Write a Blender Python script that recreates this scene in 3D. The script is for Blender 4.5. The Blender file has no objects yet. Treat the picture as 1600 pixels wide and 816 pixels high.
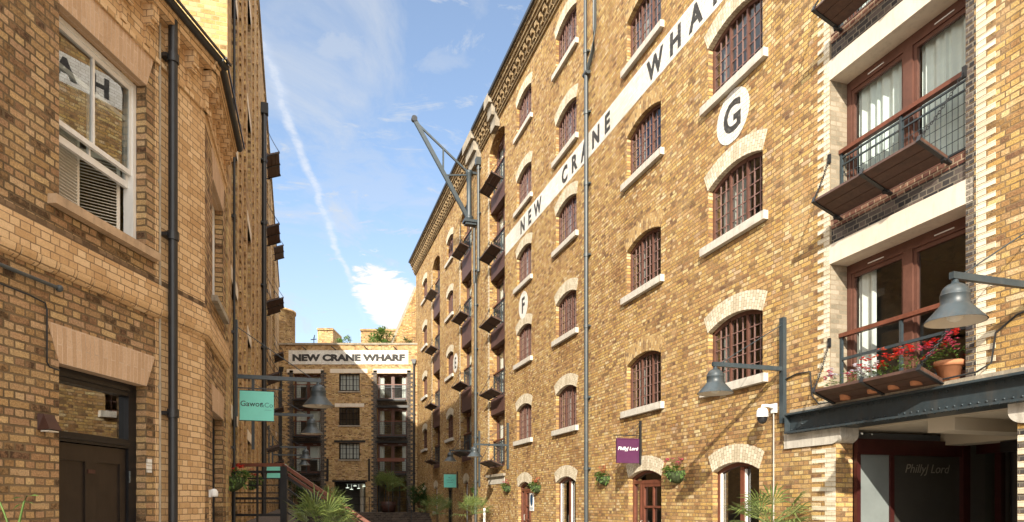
import bpy, math, random
from mathutils import Vector, Matrix
R = math.radians
rnd = random.Random(11)
scene = bpy.context.scene
C = scene.collection
EYE = 1.65
PI = math.pi

# ------------------------------------------------------------------ mesh builder
class MB:
    def __init__(s):
        s.v = []; s.f = []; s.m = []; s.sm = []; s.uv = {}
    def add(s, vs, fs, mi=0, smooth=False, uvs=None):
        b = len(s.v); s.v.extend([tuple(p) for p in vs])
        for k, f in enumerate(fs):
            if uvs: s.uv[len(s.f)] = uvs[k]
            s.f.append([b + i for i in f]); s.m.append(mi); s.sm.append(smooth)
        return s
    def box(s, x0, x1, y0, y1, z0, z1, mi=0):
        v = [(x0,y0,z0),(x1,y0,z0),(x1,y1,z0),(x0,y1,z0),(x0,y0,z1),(x1,y0,z1),(x1,y1,z1),(x0,y1,z1)]
        return s.add(v, [(0,1,5,4),(1,2,6,5),(2,3,7,6),(3,0,4,7),(4,5,6,7),(3,2,1,0)], mi)
    def quad(s, a, b, c, d, mi=0):
        return s.add([a,b,c,d], [(0,1,2,3)], mi)
    def prism(s, pts, y0, y1, mi=0):          # pts (x,z) counter-clockwise seen from the front (-y)
        n = len(pts)
        v = [(x,y0,z) for x,z in pts] + [(x,y1,z) for x,z in pts]
        fs = [tuple(range(n)), tuple(range(2*n-1, n-1, -1))]
        fs += [(i, i+n, (i+1)%n+n, (i+1)%n) for i in range(n)]
        return s.add(v, fs, mi)
    def bar(s, p, q, w, h=None, mi=0, up=(0,0,1)):
        p, q = Vector(p), Vector(q); h = h or w
        d = (q-p).normalized(); u = Vector(up)
        if abs(d.dot(u)) > .98: u = Vector((0,1,0))
        a = d.cross(u).normalized()*(w/2); b = a.cross(d).normalized()*(h/2)
        v = [p-a-b, p+a-b, p+a+b, p-a+b, q-a-b, q+a-b, q+a+b, q-a+b]
        return s.add(v, [(0,3,2,1),(4,5,6,7),(0,1,5,4),(1,2,6,5),(2,3,7,6),(3,0,4,7)], mi)
    def tube(s, pts, r, n=8, mi=0, cap=True, smooth=True):
        pts = [Vector(p) for p in pts]; rings = []; vs = []
        rr = r if isinstance(r, (list, tuple)) else [r]*len(pts)
        up = Vector((0,0,1))
        for i, p in enumerate(pts):
            d = (pts[min(i+1,len(pts)-1)] - pts[max(i-1,0)]).normalized()
            u = up if abs(d.dot(up)) < .95 else Vector((1,0,0))
            a = d.cross(u).normalized(); b = d.cross(a).normalized()
            for k in range(n):
                t = 2*PI*k/n
                vs.append(p + (a*math.cos(t) + b*math.sin(t))*rr[i])
        fs = []
        for i in range(len(pts)-1):
            for k in range(n):
                fs.append((i*n+k, (i+1)*n+k, (i+1)*n+(k+1)%n, i*n+(k+1)%n))
        s.add(vs, fs, mi, smooth)
        if cap:
            m = len(pts)-1
            s.add(vs[:n], [tuple(range(n))], mi); s.add(vs[m*n:], [tuple(range(n-1,-1,-1))], mi)
        return s
    def lathe(s, prof, c=(0,0,0), n=24, mi=0, a0=0, a1=2*PI):
        full = abs(a1-a0-2*PI) < 1e-6; m = n if full else n+1
        vs = []
        for r, z in prof:
            for k in range(m):
                t = a0 + (a1-a0)*k/n
                vs.append((c[0]+r*math.cos(t), c[1]+r*math.sin(t), c[2]+z))
        fs = []
        for i in range(len(prof)-1):
            for k in range(n):
                k2 = (k+1) % m
                fs.append((i*m+k, i*m+k2, (i+1)*m+k2, (i+1)*m+k))
        return s.add(vs, fs, mi, True)
    def ball(s, c, r, n=8, mi=0, sz=1.0):
        pr = [(r*math.sin(PI*i/6), -r*sz*math.cos(PI*i/6)) for i in range(7)]
        pr[0] = (.0005, pr[0][1]); pr[-1] = (.0005, pr[-1][1])
        return s.lathe(pr, c, n, mi)
    def mesh(s, name, mats):
        me = bpy.data.meshes.new(name); me.from_pydata(s.v, [], s.f)
        for m in (mats if isinstance(mats, (list, tuple)) else [mats]): me.materials.append(m)
        me.polygons.foreach_set('material_index', s.m)
        me.polygons.foreach_set('use_smooth', s.sm)
        uvl = me.uv_layers.new(name='UVMap').data
        me.update()
        for p in me.polygons:
            cu = s.uv.get(p.index)
            n = p.normal; ax, ay, az = abs(n.x), abs(n.y), abs(n.z)
            for j, li in enumerate(p.loop_indices):
                if cu: uvl[li].uv = cu[j]; continue
                co = me.vertices[me.loops[li].vertex_index].co
                if ay >= ax and ay >= az: uvl[li].uv = (co.x, co.z)
                elif ax >= az: uvl[li].uv = (co.y+.05, co.z)
                else: uvl[li].uv = (co.x, co.y)
        return me
    def build(s, name, mats, parent=None, loc=(0,0,0), rz=0):
        o = bpy.data.objects.new(name, s.mesh(name, mats)); C.objects.link(o)
        o.location = loc; o.rotation_euler = (0,0,rz); o.parent = parent
        return o

def tag(o, label=None, cat=None, group=None, kind=None):
    if label: o['label'] = label
    if cat: o['category'] = cat
    if group: o['group'] = group
    if kind: o['kind'] = kind
    return o
def empty(name, label, cat, loc, rz=0, group=None):
    o = bpy.data.objects.new(name, None); C.objects.link(o)
    o.location = loc; o.rotation_euler = (0,0,rz); o.empty_display_size = .2
    return tag(o, label, cat, group)
def kids(o): return [c for c in bpy.data.objects if c.parent == o]
def copy_tree(o, parent=None, loc=None):
    ch = kids(o)
    c = o.copy(); C.objects.link(c); c.parent = parent
    if loc is not None: c.location = loc
    for k in ch: copy_tree(k, c)
    return c

# ------------------------------------------------------------------ materials
def nt(name):
    m = bpy.data.materials.new(name); m.use_nodes = True
    t = m.node_tree; b = t.nodes['Principled BSDF']
    return m, t, b, t.nodes.new, t.links.new
def ramp(new, stops):
    r = new('ShaderNodeValToRGB'); e = r.color_ramp.elements
    while len(e) > 1: e.remove(e[-1])
    e[0].position = stops[0][0]; e[0].color = (*stops[0][1], 1)
    for p, c in stops[1:]:
        x = e.new(p); x.color = (*c, 1)
    return r
def mix(new, link, fac, a, b, mode='MIX'):
    n = new('ShaderNodeMix'); n.data_type = 'RGBA'; n.blend_type = mode
    for sock, val in ((0, fac), (6, a), (7, b)):
        if hasattr(val, 'is_output'): link(val, n.inputs[sock])
        elif isinstance(val, tuple): n.inputs[sock].default_value = (*val, 1) if len(val) == 3 else val
        else: n.inputs[sock].default_value = val
    return n.outputs[2]
def noise(new, link, vec, scale, detail=4, rough=.6):
    n = new('ShaderNodeTexNoise'); n.inputs['Scale'].default_value = scale
    n.inputs['Detail'].default_value = detail; n.inputs['Roughness'].default_value = rough
    if vec is not None: link(vec, n.inputs['Vector'])
    return n.outputs['Fac']
def rng(new, link, v, a, b, c=0., d=1.):
    n = new('ShaderNodeMapRange'); link(v, n.inputs[0])
    for i, x in enumerate((a, b, c, d)): n.inputs[i+1].default_value = x
    return n.outputs[0]

def brick(name, stops, mortar, bw=.225, bh=.075, ms=.009, squash=.5, patch=None, patch2=None, rough=.9, bump=.6, offs=.5, jitter=.004, hue=.0, grain=.5, streak=0., chips=None, bdist=.008):
    m, t, b, new, link = nt(name)
    uv = new('ShaderNodeUVMap').outputs[0]
    def wobble(scale, amp, src):
        nz = new('ShaderNodeTexNoise'); nz.inputs['Scale'].default_value = scale; nz.inputs['Detail'].default_value = 2; link(uv, nz.inputs['Vector'])
        c = new('ShaderNodeVectorMath'); c.operation = 'SUBTRACT'; link(nz.outputs['Color'], c.inputs[0]); c.inputs[1].default_value = (.5,.5,.5)
        k = new('ShaderNodeVectorMath'); k.operation = 'MULTIPLY_ADD'; link(c.outputs[0], k.inputs[0]); k.inputs[1].default_value = (amp,)*3; link(src, k.inputs[2])
        return k.outputs[0]
    vec = wobble(28, jitter*2, wobble(5, jitter*3, uv))
    def bricks(shift):
        v = vec
        if shift:
            a = new('ShaderNodeVectorMath'); a.operation = 'ADD'; link(vec, a.inputs[0]); a.inputs[1].default_value = (bw*shift, bh*2*shift, 0); v = a.outputs[0]
        br = new('ShaderNodeTexBrick'); link(v, br.inputs['Vector'])
        br.offset = offs; br.squash = squash; br.squash_frequency = 2
        for k, x in (('Color1',(0,0,0,1)),('Color2',(1,1,1,1)),('Mortar',(.5,.5,.5,1)),('Scale',1.),('Mortar Size',ms),('Mortar Smooth',.35),('Bias',0.),('Brick Width',bw),('Row Height',bh)):
            br.inputs[k].default_value = x
        return br
    br, br2 = bricks(0), bricks(60)
    fine = noise(new, link, uv, 55, 6, .75)
    blot = noise(new, link, uv, 16, 6, .75)
    big = noise(new, link, uv, .55, 5, .62)
    mid = noise(new, link, uv, 2.6, 5, .65)
    def madd(a, m, c, cl=False):
        n = new('ShaderNodeMath'); n.operation = 'MULTIPLY_ADD'; n.use_clamp = cl; link(a, n.inputs[0]); n.inputs[1].default_value = m
        if hasattr(c, 'is_output'): link(c, n.inputs[2])
        else: n.inputs[2].default_value = c
        return n.outputs[0]
    sep = new('ShaderNodeSeparateColor'); link(br.outputs['Color'], sep.inputs[0])
    sep2 = new('ShaderNodeSeparateColor'); link(br2.outputs['Color'], sep2.inputs[0])
    v = madd(mid, .5, madd(blot, .85, -.675)); ad = new('ShaderNodeMath'); ad.operation = 'ADD'; ad.use_clamp = True
    link(v, ad.inputs[0]); link(sep.outputs[0], ad.inputs[1])
    rp = ramp(new, stops); link(ad.outputs[0], rp.inputs[0])
    col = rp.outputs[0]
    if hue:
        hr = ramp(new, [(0,(.72,.64,.70)),(.14,(.92,.80,.80)),(.32,(1.0,.92,.88)),(.5,(1,1,1)),(.75,(1.04,1.05,.86)),(1,(1.08,1.0,.78))]); link(sep2.outputs[0], hr.inputs[0])
        col = mix(new, link, hue, col, hr.outputs[0], 'MULTIPLY')
    fm = rng(new, link, fine, .32, .68, 1-.34*grain, 1+.26*grain)
    g = new('ShaderNodeCombineColor')
    for i in range(3): link(fm, g.inputs[i])
    col = mix(new, link, 1., col, g.outputs[0], 'MULTIPLY')
    pit = rng(new, link, noise(new, link, uv, 34, 6, .8), .60, .72, 0, .65*grain)
    col = mix(new, link, pit, col, tuple(c*.22 for c in stops[len(stops)//2][1]))
    mf = madd(br.outputs['Fac'], 1., madd(blot, .5, -.22), True)
    mm = new('ShaderNodeMath'); mm.operation = 'MULTIPLY'; link(mf, mm.inputs[0]); link(br.outputs['Fac'], mm.inputs[1])
    mv = ramp(new, [(.3, tuple(c*.62 for c in mortar)), (.7, tuple(c*1.3 for c in mortar))]); link(mid, mv.inputs[0])
    col = mix(new, link, mm.outputs[0], col, mv.outputs[0])
    if patch: col = mix(new, link, rng(new, link, big, .5, .7, 0, .7), col, patch, 'MULTIPLY')
    if patch2:
        big2 = noise(new, link, uv, .9, 6, .7)
        col = mix(new, link, rng(new, link, big2, .56, .74, 0, .45), col, patch2)
    if streak:
        mp = new('ShaderNodeMapping'); mp.inputs['Scale'].default_value = (2.6,.22,1); link(uv, mp.inputs[0])
        sk = rng(new, link, noise(new, link, mp.outputs[0], 1., 6, .7), .5, .75, 0, streak)
        col = mix(new, link, sk, col, (.55,.5,.47), 'MULTIPLY')
    if chips:
        ch = rng(new, link, noise(new, link, uv, 9, 8, .78), .60, .66, 0, .8)
        col = mix(new, link, ch, col, chips)
    link(col, b.inputs['Base Color']); b.inputs['Roughness'].default_value = rough
    b.inputs['Specular IOR Level'].default_value = .25
    inv = new('ShaderNodeMath'); inv.operation = 'MULTIPLY_ADD'; link(br.outputs['Fac'], inv.inputs[0])
    inv.inputs[1].default_value = -1.; link(fine, inv.inputs[2])
    bp = new('ShaderNodeBump'); bp.inputs['Strength'].default_value = bump; bp.inputs['Distance'].default_value = bdist
    link(inv.outputs[0], bp.inputs['Height']); link(bp.outputs[0], b.inputs['Normal'])
    return m

def plain(name, col, rough=.6, var=.18, scale=8, metal=0., bump=0., spec=.4, bscale=60, wear=None, wa=.5):
    m, t, b, new, link = nt(name)
    tc = new('ShaderNodeTexCoord').outputs['Object']
    n = noise(new, link, tc, scale, 5, .65)
    lo = tuple(c*(1-var) for c in col); hi = tuple(min(1, c*(1+var)) for c in col)
    rp = ramp(new, [(.3, lo), (.7, hi)]); link(n, rp.inputs[0]); col_ = rp.outputs[0]
    if wear:
        mp = new('ShaderNodeMapping'); mp.inputs['Scale'].default_value = (9,9,1.3); link(tc, mp.inputs[0])
        k1 = rng(new, link, noise(new, link, mp.outputs[0], 1., 7, .75), .50, .70, 0, wa)
        k2 = rng(new, link, noise(new, link, tc, 22, 8, .8), .58, .68, 0, wa)
        col_ = mix(new, link, k1, col_, wear); col_ = mix(new, link, k2, col_, tuple(c*.8 for c in wear))
    link(col_, b.inputs['Base Color'])
    b.inputs['Roughness'].default_value = rough; b.inputs['Metallic'].default_value = metal
    b.inputs['Specular IOR Level'].default_value = spec
    if bump:
        bp = new('ShaderNodeBump'); bp.inputs['Strength'].default_value = bump; bp.inputs['Distance'].default_value = .01
        link(noise(new, link, tc, bscale, 4, .6), bp.inputs['Height']); link(bp.outputs[0], b.inputs['Normal'])
    return m

def glass(name, ior=1.6, tint=(.85,.9,.9), wav=.0):
    m, t, b, new, link = nt(name)
    t.nodes.remove(b); out = t.nodes['Material Output']
    tr = new('ShaderNodeBsdfTransparent'); tr.inputs[0].default_value = (*tint, 1)
    gl = new('ShaderNodeBsdfGlossy'); gl.inputs['Roughness'].default_value = .004
    lw_ = new('ShaderNodeLayerWeight'); lw_.inputs[0].default_value = .5
    pw5 = new('ShaderNodeMath'); pw5.operation = 'POWER'; link(lw_.outputs['Facing'], pw5.inputs[0]); pw5.inputs[1].default_value = 4.5
    f0 = ((ior-1)/(ior+1))**2*2
    fr = new('ShaderNodeMath'); fr.operation = 'MULTIPLY_ADD'; fr.use_clamp = True; link(pw5.outputs[0], fr.inputs[0]); fr.inputs[1].default_value = 1-f0; fr.inputs[2].default_value = f0
    if wav:
        tc = new('ShaderNodeTexCoord').outputs['Object']
        bp = new('ShaderNodeBump'); bp.inputs['Strength'].default_value = wav; bp.inputs['Distance'].default_value = .02
        link(noise(new, link, tc, 1.8, 1, .4), bp.inputs['Height']); link(bp.outputs[0], gl.inputs['Normal'])
    mx = new('ShaderNodeMixShader'); link(fr.outputs[0], mx.inputs[0]); link(tr.outputs[0], mx.inputs[1]); link(gl.outputs[0], mx.inputs[2])
    link(mx.outputs[0], out.inputs[0])
    return m

def leafmat(name, lo, hi):
    m, t, b, new, link = nt(name)
    tc = new('ShaderNodeTexCoord').outputs['Object']
    rp = ramp(new, [(.3, lo), (.7, hi)]); link(noise(new, link, tc, 14, 3), rp.inputs[0]); link(rp.outputs[0], b.inputs['Base Color'])
    b.inputs['Roughness'].default_value = .5
    tl = new('ShaderNodeBsdfTranslucent'); link(rp.outputs[0], tl.inputs[0])
    mx = new('ShaderNodeMixShader'); mx.inputs[0].default_value = .3
    link(b.outputs[0], mx.inputs[1]); link(tl.outputs[0], mx.inputs[2]); link(mx.outputs[0], t.nodes['Material Output'].inputs[0])
    return m

STK = [(0,(.20,.12,.065)),(.14,(.36,.215,.092)),(.36,(.46,.285,.112)),(.6,(.515,.335,.135)),(.86,(.56,.395,.185)),(1,(.64,.51,.31))]
BRN = [(0,(.10,.06,.033)),(.10,(.26,.155,.08)),(.28,(.41,.255,.128)),(.65,(.50,.325,.17)),(1,(.60,.42,.24))]
M = {}
M['stock'] = brick('stock_brick', STK, (.25,.165,.085), patch=(.66,.56,.52), patch2=(.62,.48,.28), ms=.010, bump=.8, bdist=.011, hue=.9, grain=1.5, streak=.5)
M['stock_light'] = brick('stock_brick_light', [(0,(.2,.12,.05)),(.3,(.42,.27,.1)),(1,(.56,.42,.2))], (.4,.29,.16))
M['brown'] = brick('brown_brick', BRN, (.19,.13,.07), patch=(.72,.66,.62), patch2=(.2,.13,.08), ms=.011, bump=1., bdist=.014, jitter=.006, hue=.65, grain=1.3, streak=.5)
M['far'] = brick('far_brick', [(0,(.13,.08,.04)),(.15,(.37,.235,.11)),(.6,(.54,.36,.165)),(1,(.64,.48,.27))], (.38,.27,.16), patch=(.66,.58,.54), hue=.8, grain=1., streak=.5)
M['orange'] = brick('orange_brick', [(0,(.54,.335,.16)),(.5,(.66,.44,.235)),(1,(.74,.53,.31))], (.28,.18,.1), bump=.4, ms=.007, patch=(.8,.75,.7))
M['cream'] = brick('cream_brick', [(0,(.52,.44,.31)),(.5,(.66,.58,.43)),(1,(.74,.67,.53))], (.33,.26,.17), bw=.1125, ms=.006, squash=1., bump=.35)
M['cream_q'] = brick('cream_quoin_brick', [(0,(.56,.48,.34)),(.5,(.68,.60,.45)),(1,(.76,.69,.55))], (.4,.32,.2), ms=.004, squash=1., bump=.3)
M['gauged'] = brick('gauged_brick', [(0,(.50,.33,.20)),(.5,(.55,.37,.235)),(1,(.60,.42,.28))], (.62,.48,.36), bw=.35, bh=.06, ms=.004, squash=1., bump=.25)
M['bluebrick'] = brick('blue_engineering_brick', [(0,(.03,.028,.03)),(.5,(.07,.06,.055)),(1,(.13,.1,.085))], (.2,.17,.13), bump=.4)
M['greybrick'] = brick('grey_glazed_brick', [(0,(.2,.17,.12)),(.5,(.3,.25,.18)),(1,(.38,.32,.24))], (.28,.22,.15), bump=.3)
M['redbrick'] = brick('red_header_brick', [(0,(.1,.04,.03)),(.5,(.19,.09,.06)),(1,(.28,.15,.1))], (.36,.27,.18), bw=.1125, squash=1.)
M['white'] = brick('white_painted_brick', [(0,(.70,.67,.61)),(1,(.84,.82,.77))], (.52,.48,.41), ms=.008, bump=.6, patch=(.82,.78,.70), streak=.25, chips=(.46,.36,.24))
M['letter'] = plain('black_painted_letters', (.035,.033,.032), .8, .3, 14, wear=(.30,.27,.23), wa=0.45)
M['letter_worn'] = plain('worn_painted_letters', (.06,.05,.04), .85, .6, 9)
M['stone'] = plain('sill_stone', (.56,.52,.45), .85, .18, 5, bump=.3, wear=(.24,.20,.15), wa=0.6)
M['darkstone'] = plain('weathered_stone', (.34,.29,.22), .9, .35, 4, bump=.4, wear=(.12,.10,.08), wa=0.6)
M['concrete'] = plain('cream_painted_lintel', (.72,.63,.51), .8, .08, 3, bump=.15, wear=(.38,.31,.23), wa=0.35)
M['ironblue'] = plain('blue_grey_ironwork', (.036,.050,.058), .42, .2, 9, metal=0., spec=.5, wear=(.09,.075,.06), wa=0.45)
M['black'] = plain('black_ironwork', (.016,.017,.019), .4, .25, 10, spec=.5, wear=(.05,.042,.036), wa=0.4)
M['pipegrey'] = plain('grey_painted_pipe', (.055,.065,.068), .4, .15, 8, spec=.5, wear=(.16,.13,.10), wa=0.4)
M['timber'] = plain('red_brown_timber', (.16,.055,.032), .45, .25, 6, spec=.4, wear=(.09,.035,.022), wa=0.5)
M['flapwood'] = plain('dark_flap_boards', (.075,.036,.024), .55, .3, 7, wear=(.13,.075,.05), wa=0.5)
M['winframe'] = plain('brown_window_paint', (.125,.055,.038), .45, .2, 6, wear=(.08,.035,.025), wa=0.5)
M['bars'] = plain('glazing_bar_paint', (.21,.12,.10), .5, .2, 6)
M['whitewood'] = plain('white_joinery', (.78,.76,.72), .45, .05, 4, wear=(.55,.52,.46), wa=0.3)
M['shutter'] = plain('cream_shutters', (.68,.62,.52), .5, .06, 4)
M['darkdoor'] = plain('dark_brown_door', (.022,.015,.011), .35, .25, 5, wear=(.05,.035,.025), wa=0.3)
M['darkframe'] = plain('near_black_frame', (.012,.011,.012), .35, .2, 5)
M['curtain'] = plain('pale_curtain', (.74,.77,.72), .9, .06, 3)
M['curtainw'] = plain('white_curtain', (.74,.72,.66), .9, .06, 3)
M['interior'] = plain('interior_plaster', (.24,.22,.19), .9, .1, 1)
M['ceiling'] = plain('cream_ceiling', (.60,.53,.42), .8, .06, 1)
M['sillbrown'] = plain('brown_sill', (.46,.32,.20), .85, .2, 6, bump=.2, wear=(.22,.15,.09), wa=0.5)
M['shopred'] = plain('dark_maroon_frame', (.05,.012,.01), .4, .2, 5)
M['greytube'] = plain('grey_conduit', (.42,.40,.36), .5, .1, 5)
M['glass'] = glass('window_glass', 1.55, wav=.02)
M['glassg'] = glass('shop_window_glass', 2.0, (.8,.84,.82), wav=.03)
M['glassr'] = glass('reflective_glass', 2.4, (.75,.8,.78), wav=.04)
M['frost'] = plain('smoky_glass_panel', (.20,.22,.21), .12, .1, 2, spec=.5)
M['smokyglass'] = plain('dark_smoky_glass', (.055,.05,.042), .1, .1, 2, spec=.5)
M['faint'] = plain('faint_etched_lettering', (.22,.20,.16), .6, .1, 5)
M['netting'] = plain('grey_net_curtain', (.40,.38,.34), .9, .2, 5)
M['darkcourse'] = brick('dark_brick_course', [(0,(.08,.05,.03)),(.6,(.17,.11,.06)),(1,(.26,.17,.1))], (.15,.1,.06))
M['terracotta'] = plain('terracotta', (.46,.19,.09), .8, .12, 10)
M['leaf'] = leafmat('leaf_green', (.05,.11,.02), (.16,.26,.05))
M['leafd'] = leafmat('leaf_dark', (.02,.05,.012), (.07,.13,.03))
M['palm'] = leafmat('palm_leaf', (.06,.11,.025), (.26,.31,.09))
M['moss'] = plain('moss_liner', (.055,.075,.03), .95, .45, 20, bump=.6)
M['red'] = plain('red_petals', (.62,.035,.025), .6, .25, 30)
M['pink'] = plain('pink_petals', (.65,.12,.2), .6, .25, 30)
M['orangep'] = plain('salmon_petals', (.65,.17,.1), .6, .25, 30)
M['purple'] = plain('purple_petals', (.28,.1,.42), .6, .25, 30)
M['whitep'] = plain('white_petals', (.75,.72,.78), .6, .1, 30)
M['signpurple'] = plain('purple_sign_paint', (.085,.022,.068), .4, .06, 3)
M['teal'] = plain('turquoise_sign_paint', (.21,.72,.61), .4, .05, 3)
M['plastic'] = plain('white_plastic', (.78,.78,.76), .35, .03, 3)
M['smoke'] = plain('dark_dome', (.02,.02,.022), .1, .1, 3, spec=.6)
M['navy'] = plain('navy_emblem', (.02,.06,.13), .5, .1, 3)
M['rust'] = plain('brown_metal', (.06,.025,.018), .5, .2, 6)
M['roof'] = plain('roof_lead', (.10,.10,.10), .8, .2, 2)
M['paving'] = brick('stone_setts', [(0,(.26,.24,.21)),(1,(.38,.35,.31))], (.2,.18,.16), bw=.2, bh=.1, squash=1.)
M['darkpave'] = brick('dark_paver_wall', [(0,(.05,.04,.035)),(1,(.12,.09,.07))], (.16,.13,.1), bw=.22, bh=.11, squash=1.)
M['trunk'] = plain('palm_trunk', (.14,.09,.05), .95, .4, 12, bump=.6)

# ------------------------------------------------------------------ frames
TH = math.atan2(339, 1067)
n_ = Vector((math.cos(TH), math.sin(TH), 0)); d_ = Vector((-math.sin(TH), math.cos(TH), 0))
DR = 7.9
ANG_R = math.atan2(-d_.y, -d_.x)               # local x = -d, local y = n
ANG_L = math.atan2(d_.y, d_.x)                 # local x = d, local y = -n
def RP(s, w, z): return n_*(DR-w) + d_*s + Vector((0,0,z))      # a point off the right-hand facade

# ------------------------------------------------------------------ wall generator
def arc(a, zs, rise, n=10):
    if rise <= 0: return [(-a, zs), (a, zs)]
    Rr = (a*a+rise*rise)/(2*rise); th = math.asin(min(1, a/Rr)); cz = zs+rise-Rr
    return [(Rr*math.sin(-th+2*th*i/n), cz+Rr*math.cos(-th+2*th*i/n)) for i in range(n+1)]
def wall(mb, x0, x1, z0, z1, ops, dep=.3):
    q = lambda xa, xb, za, zb: (xb-xa > 1e-5 and zb-za > 1e-5) and mb.quad((xa,0,za),(xb,0,za),(xb,0,zb),(xa,0,zb))
    x = x0
    for xl, xr, col in sorted(ops):
        q(x, xl, z0, z1); z = z0; cx = (xl+xr)/2; a = (xr-xl)/2
        for zb, zs, rise, *dd in sorted(col):
            dp = dd[0] if dd else dep
            q(xl, xr, z, zb)
            pts = [(cx+px, pz) for px, pz in arc(a, zs, rise)]
            top = zs+rise+(.02 if rise else 0)
            if rise:
                for (ax, az), (bx, bz) in zip(pts, pts[1:]):
                    mb.quad((ax,0,az),(bx,0,bz),(bx,0,top),(ax,0,top))
            mb.quad((xl,0,zb),(xl,dp,zb),(xl,dp,zs),(xl,0,zs))
            mb.quad((xr,0,zb),(xr,0,zs),(xr,dp,zs),(xr,dp,zb))
            if zb > z0+.01: mb.quad((xl,0,zb),(xr,0,zb),(xr,dp,zb),(xl,dp,zb))
            for (ax, az), (bx, bz) in zip(pts, pts[1:]):
                mb.quad((ax,0,az),(ax,dp,az),(bx,dp,bz),(bx,0,bz))
            z = top
        q(xl, xr, z, z1); x = xr
    q(x, x1, z0, z1)
    return mb

def text_mesh(txt, size, bold=0., ext=.004, name='lettering', shear=0., sx=1.):
    cu = bpy.data.curves.new('t', 'FONT'); cu.body = txt; cu.size = size; cu.extrude = ext; cu.offset = bold
    cu.align_x = 'CENTER'; cu.shear = shear; cu.resolution_u = 4
    o = bpy.data.objects.new('t', cu); C.objects.link(o)
    dg = bpy.context.evaluated_depsgraph_get(); dg.update()
    me = bpy.data.meshes.new_from_object(o.evaluated_get(dg)); me.name = name
    bpy.data.objects.remove(o); bpy.data.curves.remove(cu)
    return me
def text(txt, size, mat, parent, loc, bold=0., rz=0., shear=0., sx=1., name='lettering', ext=.004):
    me = text_mesh(txt, size, bold, ext, name, shear); me.materials.clear(); me.materials.append(mat)
    o = bpy.data.objects.new(name, me); C.objects.link(o); o.parent = parent
    o.location = loc; o.rotation_euler = (PI/2, 0, rz); o.scale = (sx, 1, 1)
    return o

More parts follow.
